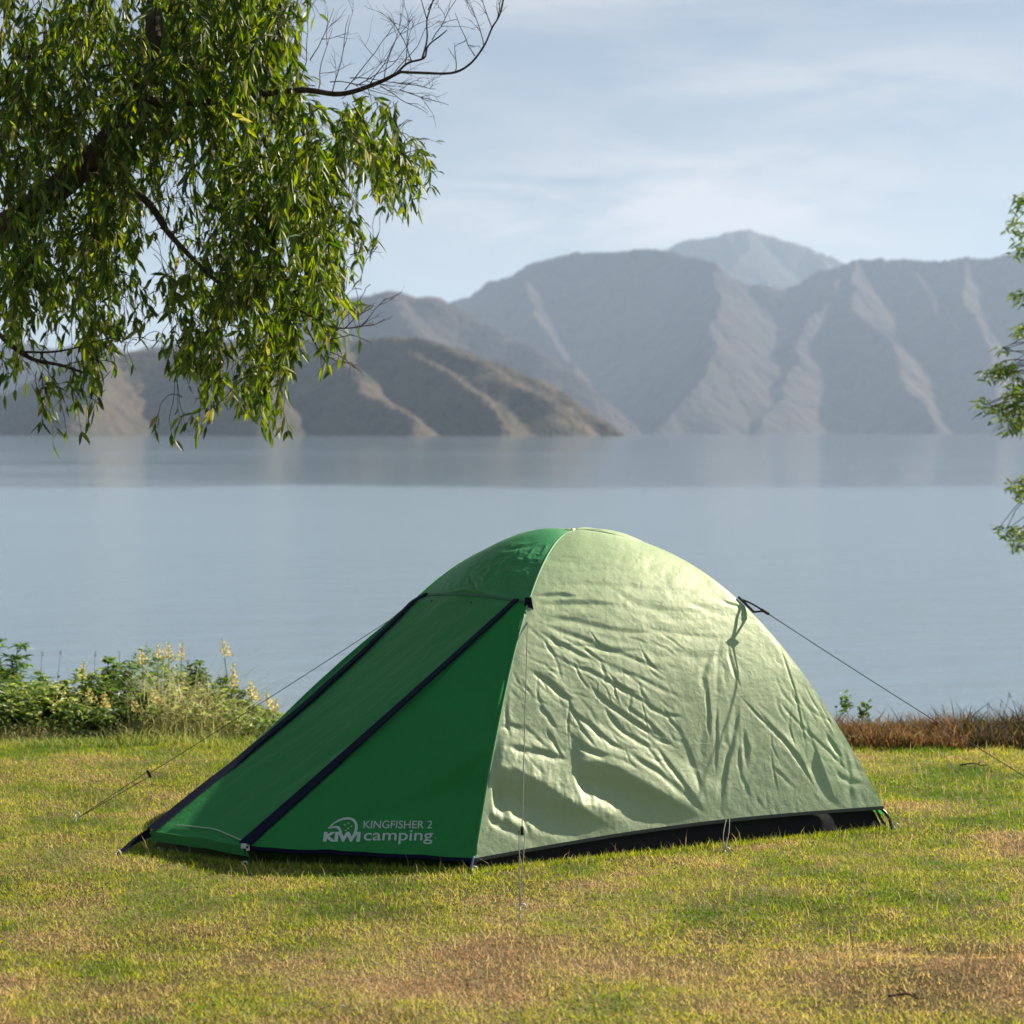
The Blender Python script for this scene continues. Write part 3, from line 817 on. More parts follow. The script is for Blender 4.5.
peg(mg, 'steel peg midway along the creased side panel', (.2, -.3), .012)
b3 = P3(B, 0)
g = Geo(); g.tube(crv([b3+np.array([-.01, 0, .075]), b3+np.array([.018, -.01, .045]), b3+np.array([.03, -.02, .0])], 8), .006, 5)
g.tube(crv([b3+np.array([-.02, -.01, .06]), b3+np.array([-.005, -.02, .03]), b3+np.array([.02, -.03, .0])], 8), .004, 5)
g.build('corner_strap', M['plastic'], tent)['label'] = 'black strap at the right corner'
peg(B+np.array([.03, -.03]), 'steel peg at the right corner of the tent', (.3, 0), .015)

# ------------------------------------------------------------------ grass blades on the lawn
def blades(n, xr, yr, hr, wr, colfn, keep, lean=.6, curve=False, zfn=ground_z, seed=1, tall=None):
    r = np.random.RandomState(seed)
    x = r.uniform(*xr, n); y = r.uniform(*yr, n)
    k = keep(x, y, r); x, y = x[k], y[k]; n = len(x)
    h = r.uniform(*hr, n)*(.6+.8*r.rand(n)**2)
    if tall is not None: h = h*tall(x, y, r)
    wd = r.uniform(*wr, n); a = r.uniform(0, 2*np.pi, n); la = r.uniform(0, 2*np.pi, n); ll = h*lean*r.rand(n)**.7
    z = zfn(x, y)-.002
    b = np.stack([x, y, z], 1); side = np.stack([np.cos(a), np.sin(a), 0*a], 1)*(wd/2)[:, None]
    tip = b+np.stack([np.cos(la)*ll, np.sin(la)*ll, h], 1)
    col = colfn(x, y, r)
    if curve:
        mid = b+np.stack([np.cos(la)*ll*.3, np.sin(la)*ll*.3, h*.62], 1)
        v = np.stack([b-side, b+side, mid-side*.8, mid+side*.8, tip], 1).reshape(-1, 3)
        i = np.arange(n)*5
        q = np.stack([i, i+1, i+3, i+2], 1); t = np.stack([i+2, i+3, i+4], 1)
        return v, [q, t], np.repeat(col, 5, 0)
    v = np.stack([b-side, b+side, tip], 1).reshape(-1, 3); i = np.arange(n)*3
    return v, [np.stack([i, i+1, i+2], 1)], np.repeat(col, 3, 0)
PAL = np.array([(.07, .155, .012), (.155, .25, .02), (.30, .34, .045), (.43, .40, .10), (.50, .40, .19), (.34, .22, .12)])
def lawncol(x, y, r):
    g = patch_green(x, y)*2.0+.9*fbm(x*5, y*6, 23, 3)+.15*r.randn(len(x))-dry_spot(x, y)*1.1+.08+.16*np.clip(y-6.3, 0, 3)-.5*np.clip(5.9-y, 0, 1)
    k = np.clip(1.85-g*2.2+r.randn(len(x))*.75, 0, 4.99)
    i = k.astype(int); f = (k-i)[:, None]
    c = PAL[i]*(1-f)+PAL[np.minimum(i+1, 5)]*f
    return c*(.75+.5*r.rand(len(x), 1))
def lawncol_foot(n, r):
    k = np.clip(2+r.randn(n)*1.2, 0, 4.9).astype(int); return PAL[k]*(.7+.5*r.rand(n, 1))
def keep_lawn(x, y, r):
    k = (y < lawn_edge(x)+.25) & ~inside_tent(x, y)
    dens = .55+.6*patch_green(x, y)*1.2-.55*dry_spot(x, y)
    inview = np.abs(x) < y*.30+.35
    dens = dens+.5*fbm(x*9, y*9, 29, 2)
    return k & (r.rand(len(x)) < np.clip(dens+.15, .42, 1)) & (inview | (r.rand(len(x)) < .35))
def tallf(x, y, r):
    near = np.exp(-(y-(6.54+.0*x))**2/.01)*(x > -1.4)*(x < -.1)
    return 1+.8*sstep(.5, -.1, np.abs(y-lawn_edge(x)))*(r.rand(len(x)) < .5)+.6*near*(r.rand(len(x)) < .1)
v, f, c = blades(1250000, (-4.2, 4.2), (4.2, 9.7), (.008, .020), (.0022, .0042), lawncol, keep_lawn, 1.4, False, seed=3, tall=tallf)
tag(mesh_obj('lawn_grass', v, f, M['grassblade'], smooth=False, cols=c), 'short yellowing mown grass covering the lawn', 'grass', kind='stuff')
# grass standing up against the tent foot
def foot_z(x, y): return ground_z(x, y)
r = np.random.RandomState(55); n = 5200
seg_ = [(np.array([-1.31, 6.87]), E), (E, A), (A, B)]
sl_ = r.choice(3, n, p=[.16, .30, .54]); tt_ = r.rand(n)
bx_ = np.array([seg_[i][0]+(seg_[i][1]-seg_[i][0])*t for i, t in zip(sl_, tt_)])
bx_ = bx_+np.stack([r.uniform(-.01, .03, n), -r.uniform(.0, .055, n)], 1)
hh = r.uniform(.008, .022, n)*(1+.9*(r.rand(n) < .08)); aa = r.uniform(0, 6.28, n); ww = r.uniform(.002, .004, n)/2
b_ = np.concatenate([bx_, np.zeros((n, 1))], 1); sd2 = np.stack([np.cos(aa)*ww, np.sin(aa)*ww, 0*aa], 1)
tp_ = b_+np.stack([r.randn(n)*hh*.5, r.randn(n)*hh*.35, hh], 1)
vv_ = np.stack([b_-sd2, b_+sd2, tp_], 1).reshape(-1, 3); ii_ = np.arange(n)*3
cc_ = np.repeat(lawncol_foot(n, r), 3, 0)
tag(mesh_obj('edge_grass', vv_, np.stack([ii_, ii_+1, ii_+2], 1), M['grassblade'], smooth=False, cols=cc_), 'longer grass blades missed by the mower along the foot of the tent', 'grass', kind='stuff')
# tufts along tent foot & scattered taller wisps
def keep_w(x, y, r):
    return (y < lawn_edge(x)) & ~inside_tent(x, y)
v, f, c = blades(9000, (-3.2, 3.2), (4.6, 9.4), (.03, .055), (.002, .0035), lambda x, y, r: np.array([.33, .27, .12])*(.6+.7*r.rand(len(x), 1)), keep_w, .9, True, seed=4)
tag(mesh_obj('grass_wisps', v, f, M['dryblade'], smooth=False, cols=c), 'dry straw coloured stalks standing among the mown grass', 'grass', kind='stuff')

r = np.random.RandomState(444); n = 26000
gx_ = r.uniform(-3.4, 3.4, n); gy_ = r.uniform(4.5, 9.3, n)
kk = (patch_green(gx_*1.7+5, gy_*1.7) > .22) & ~inside_tent(gx_, gy_) & (r.rand(n) < .9) & (dry_spot(gx_, gy_) < .4); gx_, gy_ = gx_[kk], gy_[kk]; n = len(gx_)
az = r.uniform(0, 6.28, n); Dv = unit(np.stack([np.cos(az), np.sin(az), r.uniform(.05, .7, n)], 1))
cc = (np.array([.06, .13, .02])+np.array([.08, .10, .02])*r.rand(n, 1))
v, f, c = leaf_geo(np.stack([gx_, gy_, ground_z(gx_, gy_)+.004+.012*r.rand(n)], 1), Dv, unit(r.randn(n, 3)*.3+np.array([0, 0, 1.])), r.uniform(.010, .024, n), r.uniform(.005, .010, n), cc, .1)
tag(mesh_obj('lawn_weeds', v, f, M['grassblade'], smooth=False, cols=c), 'low dark green clover and weeds growing in patches in the lawn', 'weeds', kind='stuff')
# tall grass at the left bank
def lt_keep(x, y, r):
    e = lawn_edge(x)
    return (y > e-.12) & (r.rand(len(x)) < .9)
def lt_col(x, y, r):
    k = fbm(x*2.2, y*2.2, 71, 3)+.4*r.randn(len(x))*.6+.45*sstep(-1.95, -1.55, x)
    f_ = np.clip(.5+k, 0, 1)[:, None]
    near = sstep(.45, 0, y-lawn_edge(x))[:, None]
    c = np.array([.10, .17, .03])*(1-f_)+np.array([.42, .38, .22])*f_
    c = c*(1-near*.7)+np.array([.17, .23, .04])*near*.7
    return c*(.7+.6*r.rand(len(x), 1))
def lt_tall(x, y, r):
    d = y-lawn_edge(x)
    t = (.22+.45*sstep(.1, .5, d))*(.55+.45*sstep(-2.1, -1.8, x))+.45*np.exp(-((x+1.72)/.25)**2)*sstep(0, .4, d)
    return t*(1-.4*sstep(-1.5, -1.1, x))
v, f, c = blades(60000, (-5.5, -.2), (9.1, 11.2), (.12, .34), (.003, .006), lt_col, lt_keep, 1.4, True, seed=6, tall=lt_tall)
tag(mesh_obj('tall_grass', v, f, M['dryblade'], smooth=False, cols=c), 'long pale seeding grass along the lawn edge at left', 'tall grass', kind='stuff')
# brown dry grass at the right bank
def rt_keep(x, y, r): return (y > lawn_edge(x)-.03) & (x > -.4)
def rt_col(x, y, r):
    hot = .9*np.exp(-((x-1.75)/.25)**2)+.8*np.exp(-((x-2.12)/.07)**2)+.3*fbm(x*3, y*3, 77, 3)
    f_ = np.clip(hot*1.0+.15*r.randn(len(x)), 0, 1)[:, None]
    c = np.array([.040, .032, .018])*(1-f_)+np.array([.17, .105, .05])*f_
    s_ = (r.rand(len(x), 1) < .2)
    c = np.where(s_, np.array([.13, .11, .035]), c)
    return c*(.6+.8*r.rand(len(x), 1))
def rt_tall(x, y, r):
    d = y-lawn_edge(x)
    return (.75+.35*fbm(x*5, y*5, 79, 2))*(.75+.4*sstep(0, .5, d))*(.9+.35*sstep(1.5, 3, x))
v, f, c = blades(90000, (-.4, 5.5), (8.7, 10.4), (.09, .165), (.004, .010), rt_col, rt_keep, 1.1, True, seed=9, tall=rt_tall)
tag(mesh_obj('dry_grass', v, f, M['dryblade'], smooth=False, cols=c), 'dark rusty brown dead growth behind the lawn at right', 'dry grass', kind='stuff')

# ------------------------------------------------------------------ bank plants at left
def bushplant(name, label, cat, px_, Y_, top_py, wpx_, nleaf, spikes, cols, group, seed, leafL=(.03, .055), base_drop=0):
    r = np.random.RandomState(seed)
    x0 = (px_-CX)/F*Y_; z0 = float(ground_z(np.array(x0), np.array(Y_)))
    top = EYE-(top_py-HY)/F*Y_; H = top-z0; Wm = wpx_/F*Y_
    t = thing(name, label, cat, (x0, Y_, z0), group)
    # stems
    g = Geo(); tips = []
    ns = max(5, nleaf//60)
    for k in range(ns):
        a = r.uniform(0, 6.28); rr_ = Wm*.5*r.rand()**.6; h = H*(r.uniform(.55, .98))*(1-.35*(rr_/(Wm*.5))**2)
        tp = np.array([x0+math.cos(a)*rr_, Y_+math.sin(a)*rr_*.8, z0+h])
        c_ = crv([np.array([x0+math.cos(a)*rr_*.25, Y_+math.sin(a)*rr_*.25, z0-.02]), np.array([x0+math.cos(a)*rr_*.8, Y_+math.sin(a)*rr_*.6, z0+h*.5]), tp], 10)
        g.tube(c_, np.linspace(.005, .002, 10), 4); tips.append(c_)
    g.build('stem', simple('green_stem', (.05, .08, .025), .7) if 'gs' not in M else M['gs'], t)
    tips = np.array(tips)
    nleaf = int(nleaf*3.6); whorl = max(1, nleaf//7)
    si = r.randint(0, ns, whorl); ti = r.uniform(.10, 1, whorl)*9
    i0 = ti.astype(int).clip(0, 8); fr_ = (ti-i0)[:, None]
    P0 = tips[si, i0]*(1-fr_)+tips[si, i0+1]*fr_+r.randn(whorl, 3)*.02
    P0 = np.repeat(P0, 7, 0); n = len(P0)
    az = np.tile(np.arange(7)*6.283/7, whorl)+np.repeat(r.uniform(0, 6.28, whorl), 7)+r.randn(n)*.15
    el = r.uniform(-.1, .8, n)
    Dv = np.stack([np.cos(az)*np.cos(el), np.sin(az)*np.cos(el), np.sin(el)], 1)
    Nn = unit(np.stack([-np.cos(az)*np.sin(el), -np.sin(az)*np.sin(el), np.cos(el)], 1)+r.randn(n, 3)*.25)
    cc = np.array(cols)[r.randint(0, len(cols), n)]*(.7+.6*r.rand(n, 1))
    v, f_, c_ = leaf_geo(P0, Dv, Nn, r.uniform(*leafL, n), r.uniform(.013, .022, n), cc, .3)
    mesh_obj('foliage', v, f_, M['leaf2'], t, smooth=False, cols=c_)
    for k, (sx, sy, sl) in enumerate(spikes):
        Ys = Y_-.05+r.uniform(-.15, .1); p = W(sx, sy, Ys); sl = sl*r.uniform(.8, 1.25); base = p-np.array([r.uniform(-.035, .035), 0, sl])
        g = Geo(); m_ = int(r.uniform(26, 44)*sl/.1)
        g.tube(np.stack([base-np.array([0, 0, .12]), p]), [.003, .0015], 4, c=(.15, .2, .05))
        for q in range(m_):
            fz = q/m_; a = q*2.4; rad = (.023+.006*r.rand())*(1-fz*.75); cpos = base+(p-base)*fz+np.array([math.cos(a), math.sin(a), 0])*rad*.7+r.randn(3)*.004
            s_ = .012*(1-fz*.6); up = np.array([math.cos(a)*.5, math.sin(a)*.5, .8]); sd__ = np.array([-math.sin(a), math.cos(a), 0])
            cl_ = np.array([.55, .50, .23])*(.55+.6*r.rand()) if fz < .85 else np.array([.35, .42, .14])
            g.add([cpos-sd__*s_, cpos+up*s_*.2+np.array([math.cos(a), math.sin(a), 0])*s_, cpos+sd__*s_, cpos+up*s_*1.6], None, [(0, 1, 3), (1, 2, 3), (0, 2, 1)], cl_)
        g.build('flower_spike', M['petal'], t, smooth=False)
    return t
GD_ = [(.05, .12, .02), (.09, .17, .03), (.15, .23, .05), (.035, .08, .016)]
GY_ = [(.11, .19, .035), (.18, .26, .06), (.25, .31, .09), (.07, .13, .03)]
GS = 'leafy plants growing on the lake bank at left'
bushplant('shrub', 'tallest dark green leafy shrub at the left picture edge', 'shrub', -5, 10.1, 632, 130, 1500, [], GD_, GS, 201, (.05, .085))
bushplant('shrub', 'dark leafy shrub just outside the left picture edge', 'shrub', -110, 10.2, 640, 150, 1000, [], GD_, GS, 202, (.05, .085))
LG = 'yellow lupins on the lake bank'
bushplant('lupin', 'lupin with one low cream spike beside the tallest dark shrub', 'lupin', 40, 9.75, 668, 60, 520, [(25, 682, .07)], GY_, LG, 203)
bushplant('lupin', 'lupin bearing the largest yellow spike of the left half of the bank', 'lupin', 78, 9.8, 655, 60, 620, [(84, 661, .10), (88, 688, .07)], GY_, LG, 204)
bushplant('lupin', 'leafy dark green lupin with no open flowers in the middle of the bank growth', 'lupin', 108, 10.0, 650, 55, 600, [], GD_, LG, 205)
bushplant('lupin', 'low lupin with two pale yellow spikes just above the lawn grass', 'lupin', 112, 9.6, 688, 60, 420, [(104, 692, .08), (62, 700, .05)], GY_, LG, 206)
bushplant('lupin', 'low lupin with a single yellow spike in front of the bleached grass', 'lupin', 140, 9.65, 688, 45, 320, [(133, 698, .07), (152, 690, .06)], GY_, LG, 207)
bushplant('lupin', 'lupin with three upright cream spikes against the water', 'lupin', 158, 10.2, 656, 60, 460, [(141, 648, .09), (159, 644, .09), (168, 643, .09)], GY_, LG, 208)
bushplant('lupin', 'dark leaved lupin with a tall cream spike against the water', 'lupin', 196, 10.2, 662, 66, 620, [(182, 643, .09), (222, 640, .10)], GD_, LG, 209)
bushplant('lupin', 'lupin with a fat yellow spike above the bleached grass', 'lupin', 222, 10.0, 672, 50, 520, [(233, 662, .14), (222, 700, .05)], GD_, LG, 210)
bushplant('lupin', 'lupin with a yellow spike at the right end of the group of lupins', 'lupin', 246, 9.95, 690, 36, 260, [(249, 680, .10)], GY_, LG, 211)
bushplant('lupin', 'smallest lupin with pale spikes right behind the long guy cord', 'lupin', 268, 10.0, 705, 30, 150, [(266, 692, .07), (276, 698, .06)], GY_, LG, 212)
bushplant('lupin', 'leafy lupin without flowers between the largest shrub and the tall cream spikes', 'lupin', 55, 10.25, 655, 60, 480, [], GY_, LG, 213)
r = np.random.RandomState(222); n = 15000
ux_ = r.uniform(-4.2, -1.05, n); uy_ = lawn_edge(ux_)+r.uniform(.22, 1.3, n)
hh_ = (.16+.22*np.clip(fbm(ux_*2.1, uy_*2, 95, 3)+.3, 0, 1)*1.6)*(1-.72*sstep(-1.75, -1.15, ux_))
P0 = np.stack([ux_, uy_, ground_z(ux_, uy_)+hh_*r.rand(n)**.6+.18*np.clip(uy_-lawn_edge(ux_)-.5, 0, 1)], 1)
az = r.uniform(0, 6.28, n); Dv = unit(np.stack([np.cos(az), np.sin(az), r.uniform(-.2, 1.0, n)], 1))
k = np.clip(.5+fbm(ux_*3, uy_*3, 97, 3)*1.3+.2*r.randn(n), 0, 1)[:, None]
cc = (np.array([.07, .14, .03])*(1-k)+np.array([.27, .31, .11])*k)*(.7+.6*r.rand(n, 1))
v, f, c = leaf_geo(P0, Dv, unit(r.randn(n, 3)+np.array([0, 0, 1.])), r.uniform(.03, .06, n), r.uniform(.010, .018, n), cc, .3)
tag(mesh_obj('undergrowth', v, f, M['leaf2'], smooth=False, cols=c), 'tangled yellow green undergrowth filling the bank between the lupins', 'undergrowth', kind='stuff')
# thin dark seed stems rising above the bank
def stalk(px_, Y_, top_py, label, group, cat='wild plant', name='seed_stalk', col=(.05, .05, .03), leaf=False):
    x0 = (px_-CX)/F*Y_; z0 = float(ground_z(np.array(x0), np.array(Y_))); tp = W(px_+random.uniform(-2, 2), top_py, Y_)
    t = thing(name, label, cat, (x0, Y_, z0), group)
    g = Geo(); c_ = crv([(x0, Y_, z0-.02), ((x0+tp[0])/2+random.uniform(-.025, .025), Y_, (z0+tp[2])/2), tp], 8)
    g.tube(c_, np.linspace(.0016, .0009, 8), 4, c=col); g.build('stem', M['dryblade'], t)
    n = 60 if leaf else 12; r = np.random.RandomState(int(px_))
    P0 = tp-np.array([0, 0, 1.])*r.rand(n, 1)*(.07 if leaf else .03)+r.randn(n, 3)*(.014 if leaf else .0015)
    az = r.uniform(0, 6.28, n); Dv = unit(np.stack([np.cos(az), np.sin(az), r.uniform(.2, 1.2, n)], 1)); Nn = unit(r.randn(n, 3))
    cc = (np.array([.07, .12, .03]) if leaf else np.array(col))*(.7+.6*r.rand(n, 1))
    v, f_, cl_ = leaf_geo(P0, Dv, Nn, r.uniform(.02, .035, n) if leaf else r.uniform(.008, .013, n), np.full(n, .014 if leaf else .0035), cc)
    mesh_obj('foliage' if leaf else 'seed_head', v, f_, M['leaf2'], t, smooth=False, cols=cl_)
SG = 'thin seed stalks rising above the left bank'
for px_, tp_, lb in [(43, 641, 'dark seed stalk leftmost above the bank shrubs'), (60, 640, 'dark seed stalk over the lupin left of the largest yellow spike'),
        (95, 640, 'pale seed stalk right of the largest yellow spike'), (121, 640, 'dark seed stalk over the flowerless dark lupin'), (133, 652, 'short seed stalk beside the three cream spikes'), (190, 648, 'seed stalk between the tall cream spikes')]:
    stalk(px_, 10.1, tp_+11, lb, SG)
RG = 'green sprigs above the brown growth at right'
stalk(845, 9.6, 698, 'bushier green sprig next to the tent edge above the brown growth', RG, name='sprig', leaf=True)
stalk(866, 9.65, 706, 'rounded green sprig right of the bushier one above the brown growth', RG, name='sprig', leaf=True)
RS = 'thin dark stalks above the brown growth at right'
for px_, tp_, lb in [(942, 706, 'short dark stalk where the right cord crosses the brown growth'), (988, 703, 'dark stalk left of the two tallest at the right bank'), (1008, 692, 'tallest dark stalk near the right picture edge'), (1000, 700, 'dark stalk beside the tallest one near the right edge'), (972, 712, 'shortest dark stalk of the right bank row')]:
    stalk(px_, 9.6, tp_, lb, RS, name='seed_stalk')

# ------------------------------------------------------------------ willow
DM = """
7445644799999985000000
7767775899999971000000
5788687899999960000000
6887667789999970000000
7866767779999983111000
8767687778999998888841
8766577777999999876740
7666688646789998768782
6656678634689999846875
8666688523699999824753
8766787423689999820340
9856886233489999851000
9756785124489988854000
8855673034588988751000
8875773466678998834000
8855551555677898753000
7632664126546785510000
6311641057527871520000
4432541047726860310000
3254310012545730000000
1034300211525610000000
0041400445300550000000
0020100210000210000000
"""
DM = np.array([[int(ch) for ch in r_] for r_ in DM.split()], dtype=float)/9
def dens(px_, py_):
    i = np.floor(py_/20).astype(int); j = np.floor(px_/20).astype(int)
    inn = (i >= 0) & (i < 23) & (j >= 0) & (j < 22)
    d = np.where(inn, DM[i.clip(0, 22), j.clip(0, 21)], 0)
    left = (px_ < 0) & (py_ < 330+40*np.sin(px_/37.)) & (px_ > -620)
    above = (py_ < 0) & (px_ >= 0) & (px_ < 318+(-py_)*.15) & (py_ > -520)
    d = np.where(left & (py_ > -520), .55, d); d = np.where(above, .6, d)
    return d
wt_ = thing('willow_tree', 'large willow with leafy hanging branches over the upper left', 'tree', (-4.5, 8.7, 0))
g = Geo()
tr_ = crv([(-4.5, 8.7, -.1), (-4.45, 8.7, 1.0), (-4.6, 8.75, 2.2), (-4.4, 8.8, 3.6), (-4.5, 8.7, 5.2)], 26)
g.tube(tr_, np.interp(np.linspace(0, 1, 26), [0, .1, .5, 1], [.34, .26, .2, .1]), 14, wob=.08)
g.build('trunk', M['bark'], wt_)
g = Geo()
def pxpath(l, Y0): return [W(a, b, Y0+(d if len(q) > 2 else 0)) for q in l for a, b, d in [(*q, 0)[:3]]]
def limb(l, r0, r1, n=26, wob=.06, seg=8):
    p = crv(l, n); g.tube(p, np.linspace(r0, r1, n), seg, wob=wob); return p
limbs = []
limbs.append(limb([(-4.45, 8.7, 1.7), (-3.6, 8.6, 2.0), W(-20, 238, 8.6), W(30, 210, 8.5), W(70, 178, 8.5), W(105, 145, 8.5), W(135, 100, 8.5), W(150, 50, 8.5), W(156, -10, 8.6), W(150, -120, 8.8), W(170, -260, 9)], .085, .03, 50))
limbs.append(limb([(-4.5, 8.75, 3.0), W(-200, 20, 9.0), W(-40, -60, 9.2), W(120, -160, 9.2), W(300, -220, 9.2)], .10, .03, 40))
limbs.append(limb([W(140, 90, 8.5), W(160, 104, 8.45), W(200, 103, 8.4), W(245, 97, 8.3), W(300, 90, 8.2), W(340, 94, 8.15), W(375, 84, 8.1), W(400, 72, 8.1)], .020, .0075, 40, .04))
limbs.append(limb([W(400, 72, 8.1), W(425, 73, 8.1), W(452, 73, 8.05), W(470, 64, 8.0), W(484, 46, 8.0), W(492, 28, 8.0), W(500, 14, 8.0), W(506, -12, 8.0)], .0062, .0028, 30, .08))
limbs.append(limb([W(396, 74, 8.1), W(408, 63, 8.1), W(424, 58, 8.1), W(428, 46, 8.1), W(440, 36, 8.1), W(447, 30, 8.1)], .0055, .0022, 24, .08))
limbs.append(limb([W(422, 59, 8.1), W(427, 40, 8.1), W(427, 20, 8.1), W(433, 0, 8.1), W(438, -25, 8.1)], .0042, .002, 24, .08))
limbs.append(limb([W(80, 175, 8.5), W(120, 182, 8.4), W(150, 205, 8.3), W(168, 232, 8.3), W(192, 258, 8.2), W(215, 280, 8.2), W(240, 298, 8.2)], .022, .006, 36, .05))
limbs.append(limb([W(-40, 290, 8.3), W(0, 335, 8.2), W(30, 358, 8.2), W(60, 365, 8.2), W(88, 374, 8.2)], .014, .005, 26, .05))
limbs.append(limb([W(20, 352, 8.2), W(50, 352, 8.2), W(75, 348, 8.2), W(100, 340, 8.2)], .006, .002, 20, .05))
limbs.append(limb([W(245, 98, 8.3), W(262, 160, 8.9), W(285, 240, 9.2), W(300, 310, 9.2), W(320, 352, 9.0), W(330, 368, 9.0)], .008, .003, 40, .06))
limbs.append(limb([W(300, 310, 8.2), W(330, 326, 8.2), W(350, 328, 8.2), W(370, 325, 8.2)], .005, .0018, 20, .06))
g.build('limb', M['bark'], wt_)
# fine twigs: bare ones first
g = Geo(); r = np.random.RandomState(77)
def twig(p0, d0, ln, r0, depth=0):
    n = 8; p = [np.array(p0)]; d = np.array(d0, dtype=float); d /= np.linalg.norm(d)
    for k in range(n-1):
        d = d+r.randn(3)*.13; d /= np.linalg.norm(d); p.append(p[-1]+d*ln/(n-1))
    p = np.array(p); g.tube(p, np.linspace(r0, r0*.45, n), 4)
    if depth < 2:
        for k in range(r.randint(2, 5)):
            i = r.randint(1, n-1); s = d+r.randn(3)*.55; twig(p[i], s, ln*r.uniform(.35, .65), r0*.6, depth+1)
for (x, y, ax, ay, ll) in [(318, 92, .3, 1, .30), (332, 93, .5, 1, .34), (345, 90, .2, 1, .36), (356, 86, .9, .9, .34), (370, 84, .5, 1, .34), (384, 80, .1, 1, .30),
        (392, 76, .6, 1, .30), (405, 66, .1, 1, .25), (412, 62, -.3, 1, .22), (432, 40, .6, 1, .26), (427, 20, -.5, 1, .18), (428, 10, .5, 1, .2),
        (475, 56, -.5, 1, .2), (484, 46, -.1, 1, .22), (492, 28, -.5, 1, .2), (497, 20, .3, 1, .15), (455, 73, .2, 1, .15), (392, 82, .9, -.2, .22), (380, 86, .8, -.5, .24), (400, 90, 1, -.15, .22),
        (300, 80, .2, 1, .3), (310, 60, .5, .8, .25), (350, 78, .9, .3, .3), (330, 82, 1, .25, .3),
        (345, 328, 1, .5, .18), (350, 328, 1, 0, .16), (362, 325, .8, .9, .16), (325, 355, .8, -.5, .15), (330, 352, 1, -.3, .14), (350, 255, 1, .3, .12), (330, 340, .9, .1, .14),
        (60, 365, 1, .3, .2), (40, 355, .6, .9, .2), (150, 205, .8, .5, .25), (170, 232, 1, .3, .2), (165, 228, .1, 1, .2), (190, 190, .2, -1, .3), (100, 340, 1, .3, .2)]:
    twig(W(x, y, 8.1+r.uniform(-.1, .2)), (ax, r.uniform(-.3, .3), ay), ll, .0024)
# hanging strands with leaves
LP, LD, LN, LL, LW, LC = [], [], [], [], [], []
r = np.random.RandomState(99)
cand = 0
nstr = 4100
for s in range(nstr):
    if s < 3000: sx, sy = r.uniform(-10, 430), r.uniform(-60, 420)
    else: sx, sy = (r.uniform(-600, 0), r.uniform(-500, 280)) if r.rand() < .55 else (r.uniform(0, 340), r.uniform(-500, -20))
    if dens(np.array(sx), np.array(sy)) < r.rand()*.8: continue
    Y0 = r.uniform(7.9, 9.9)
    p = W(sx, sy, Y0); d = np.array([r.uniform(-.9, .9), r.uniform(-.6, .6), r.uniform(-.8, .5)]); 
    step = .026; pts = [p]; n = r.randint(5, 17); last = 0; lv = []
    dr_ = r.uniform(-.10, .22)
    for k in range(n):
        d = d*.86+np.array([dr_*.3, 0, -1.])*.15+r.randn(3)*.10; dd = d/np.linalg.norm(d)
        p = p+dd*step; pts.append(p)
        qx, qy = PX(p); de = dens(qx, qy+6)
        if de <= 0 and k > 2: break
        for _ in range(3):
            if r.rand() < de**1.7*(.32+.65*(k/n)**.7)*1.0:
                az = r.uniform(0, 6.28); sp = r.uniform(.3, 1.1); e1 = unit(np.cross(dd, [.3, 1, .2])); e2 = np.cross(dd, e1)
                ld = unit(dd+(e1*math.cos(az)+e2*math.sin(az))*sp+np.array([0, 0, -.25]))
                lv.append((p-dd*step*r.rand(), ld)); last = k+2
    if last < 2: continue
    g.tube(np.array(pts[:last+1]), np.linspace(.0022, .0010, min(last+1, len(pts))), 3)
    shade = r.rand()
    for (q, ld) in lv:
        LP.append(q); LD.append(ld); LN.append(unit(r.randn(3)*.7+np.array([.2, -.3, .6]))); LL.append(r.uniform(.045, .085)); LW.append(r.uniform(.014, .022))
        k = r.rand()
        c_ = np.array([.032, .085, .010])*(1-k**1.6)+np.array([.19, .25, .022])*k**1.6
        if r.rand() < .05: c_ = np.array([.26, .25, .07])
        LC.append(c_*(.42+.85*shade))
g.build('twig', M['twig'], wt_)
print('willow leaves', len(LP))
v, f, c = leaf_geo(np.array(LP), np.array(LD), np.array(LN), np.array(LL), np.array(LW), np.array(LC), .12)
mesh_obj('crown', v, f, M['leaf'], wt_, smooth=False, cols=c)

# ------------------------------------------------------------------ tree at the right edge
rt = thing('tree', 'small leafy tree reaching in at the right picture edge', 'tree', (4.25, 12.0, float(ground_z(np.array(4.25), np.array(12.0)))))
z0 = rt.location.z
g = Geo(); g.tube(crv([(4.25, 12, z0-.1), (4.2, 12, z0+1), (4.35, 12.05, 1.2), (4.25, 12, 2.4), (4.3, 12, 3.3)], 24), np.linspace(.09, .02, 24), 9, wob=.06); g.build('trunk', M['bark'], rt)
r = np.random.RandomState(123)
LP, LD, LN, LL, LW, LC = [], [], [], [], [], []
g = Geo()
CL = [(1018, 202, 10, 10), (1016, 228, 12, 12), (1019, 252, 10, 12), (1021, 296, 8, 8), (1020, 330, 8, 8), (1004, 372, 14, 12), (988, 376, 10, 8), (1016, 388, 14, 18), (985, 406, 10, 7), (1000, 414, 12, 12), (1012, 428, 10, 8), (1018, 410, 14, 16),
      (1014, 484, 14, 8), (1020, 494, 12, 9), (1004, 530, 14, 7), (1018, 534, 12, 10), (1016, 545, 6, 5), (1002, 350, 5, 4)]
def rcl(px_, py_):
    if px_ < 1032: 
        return any(((px_-a)/b)**2+((py_-c_)/d_)**2 < 1.1 for a, c_, b, d_ in CL)
    return ((px_-1170)/150)**2+((py_-350)/250)**2 < 1 and (fbm(np.array(px_/40.), np.array(py_/40.), 91, 3) > -.12)
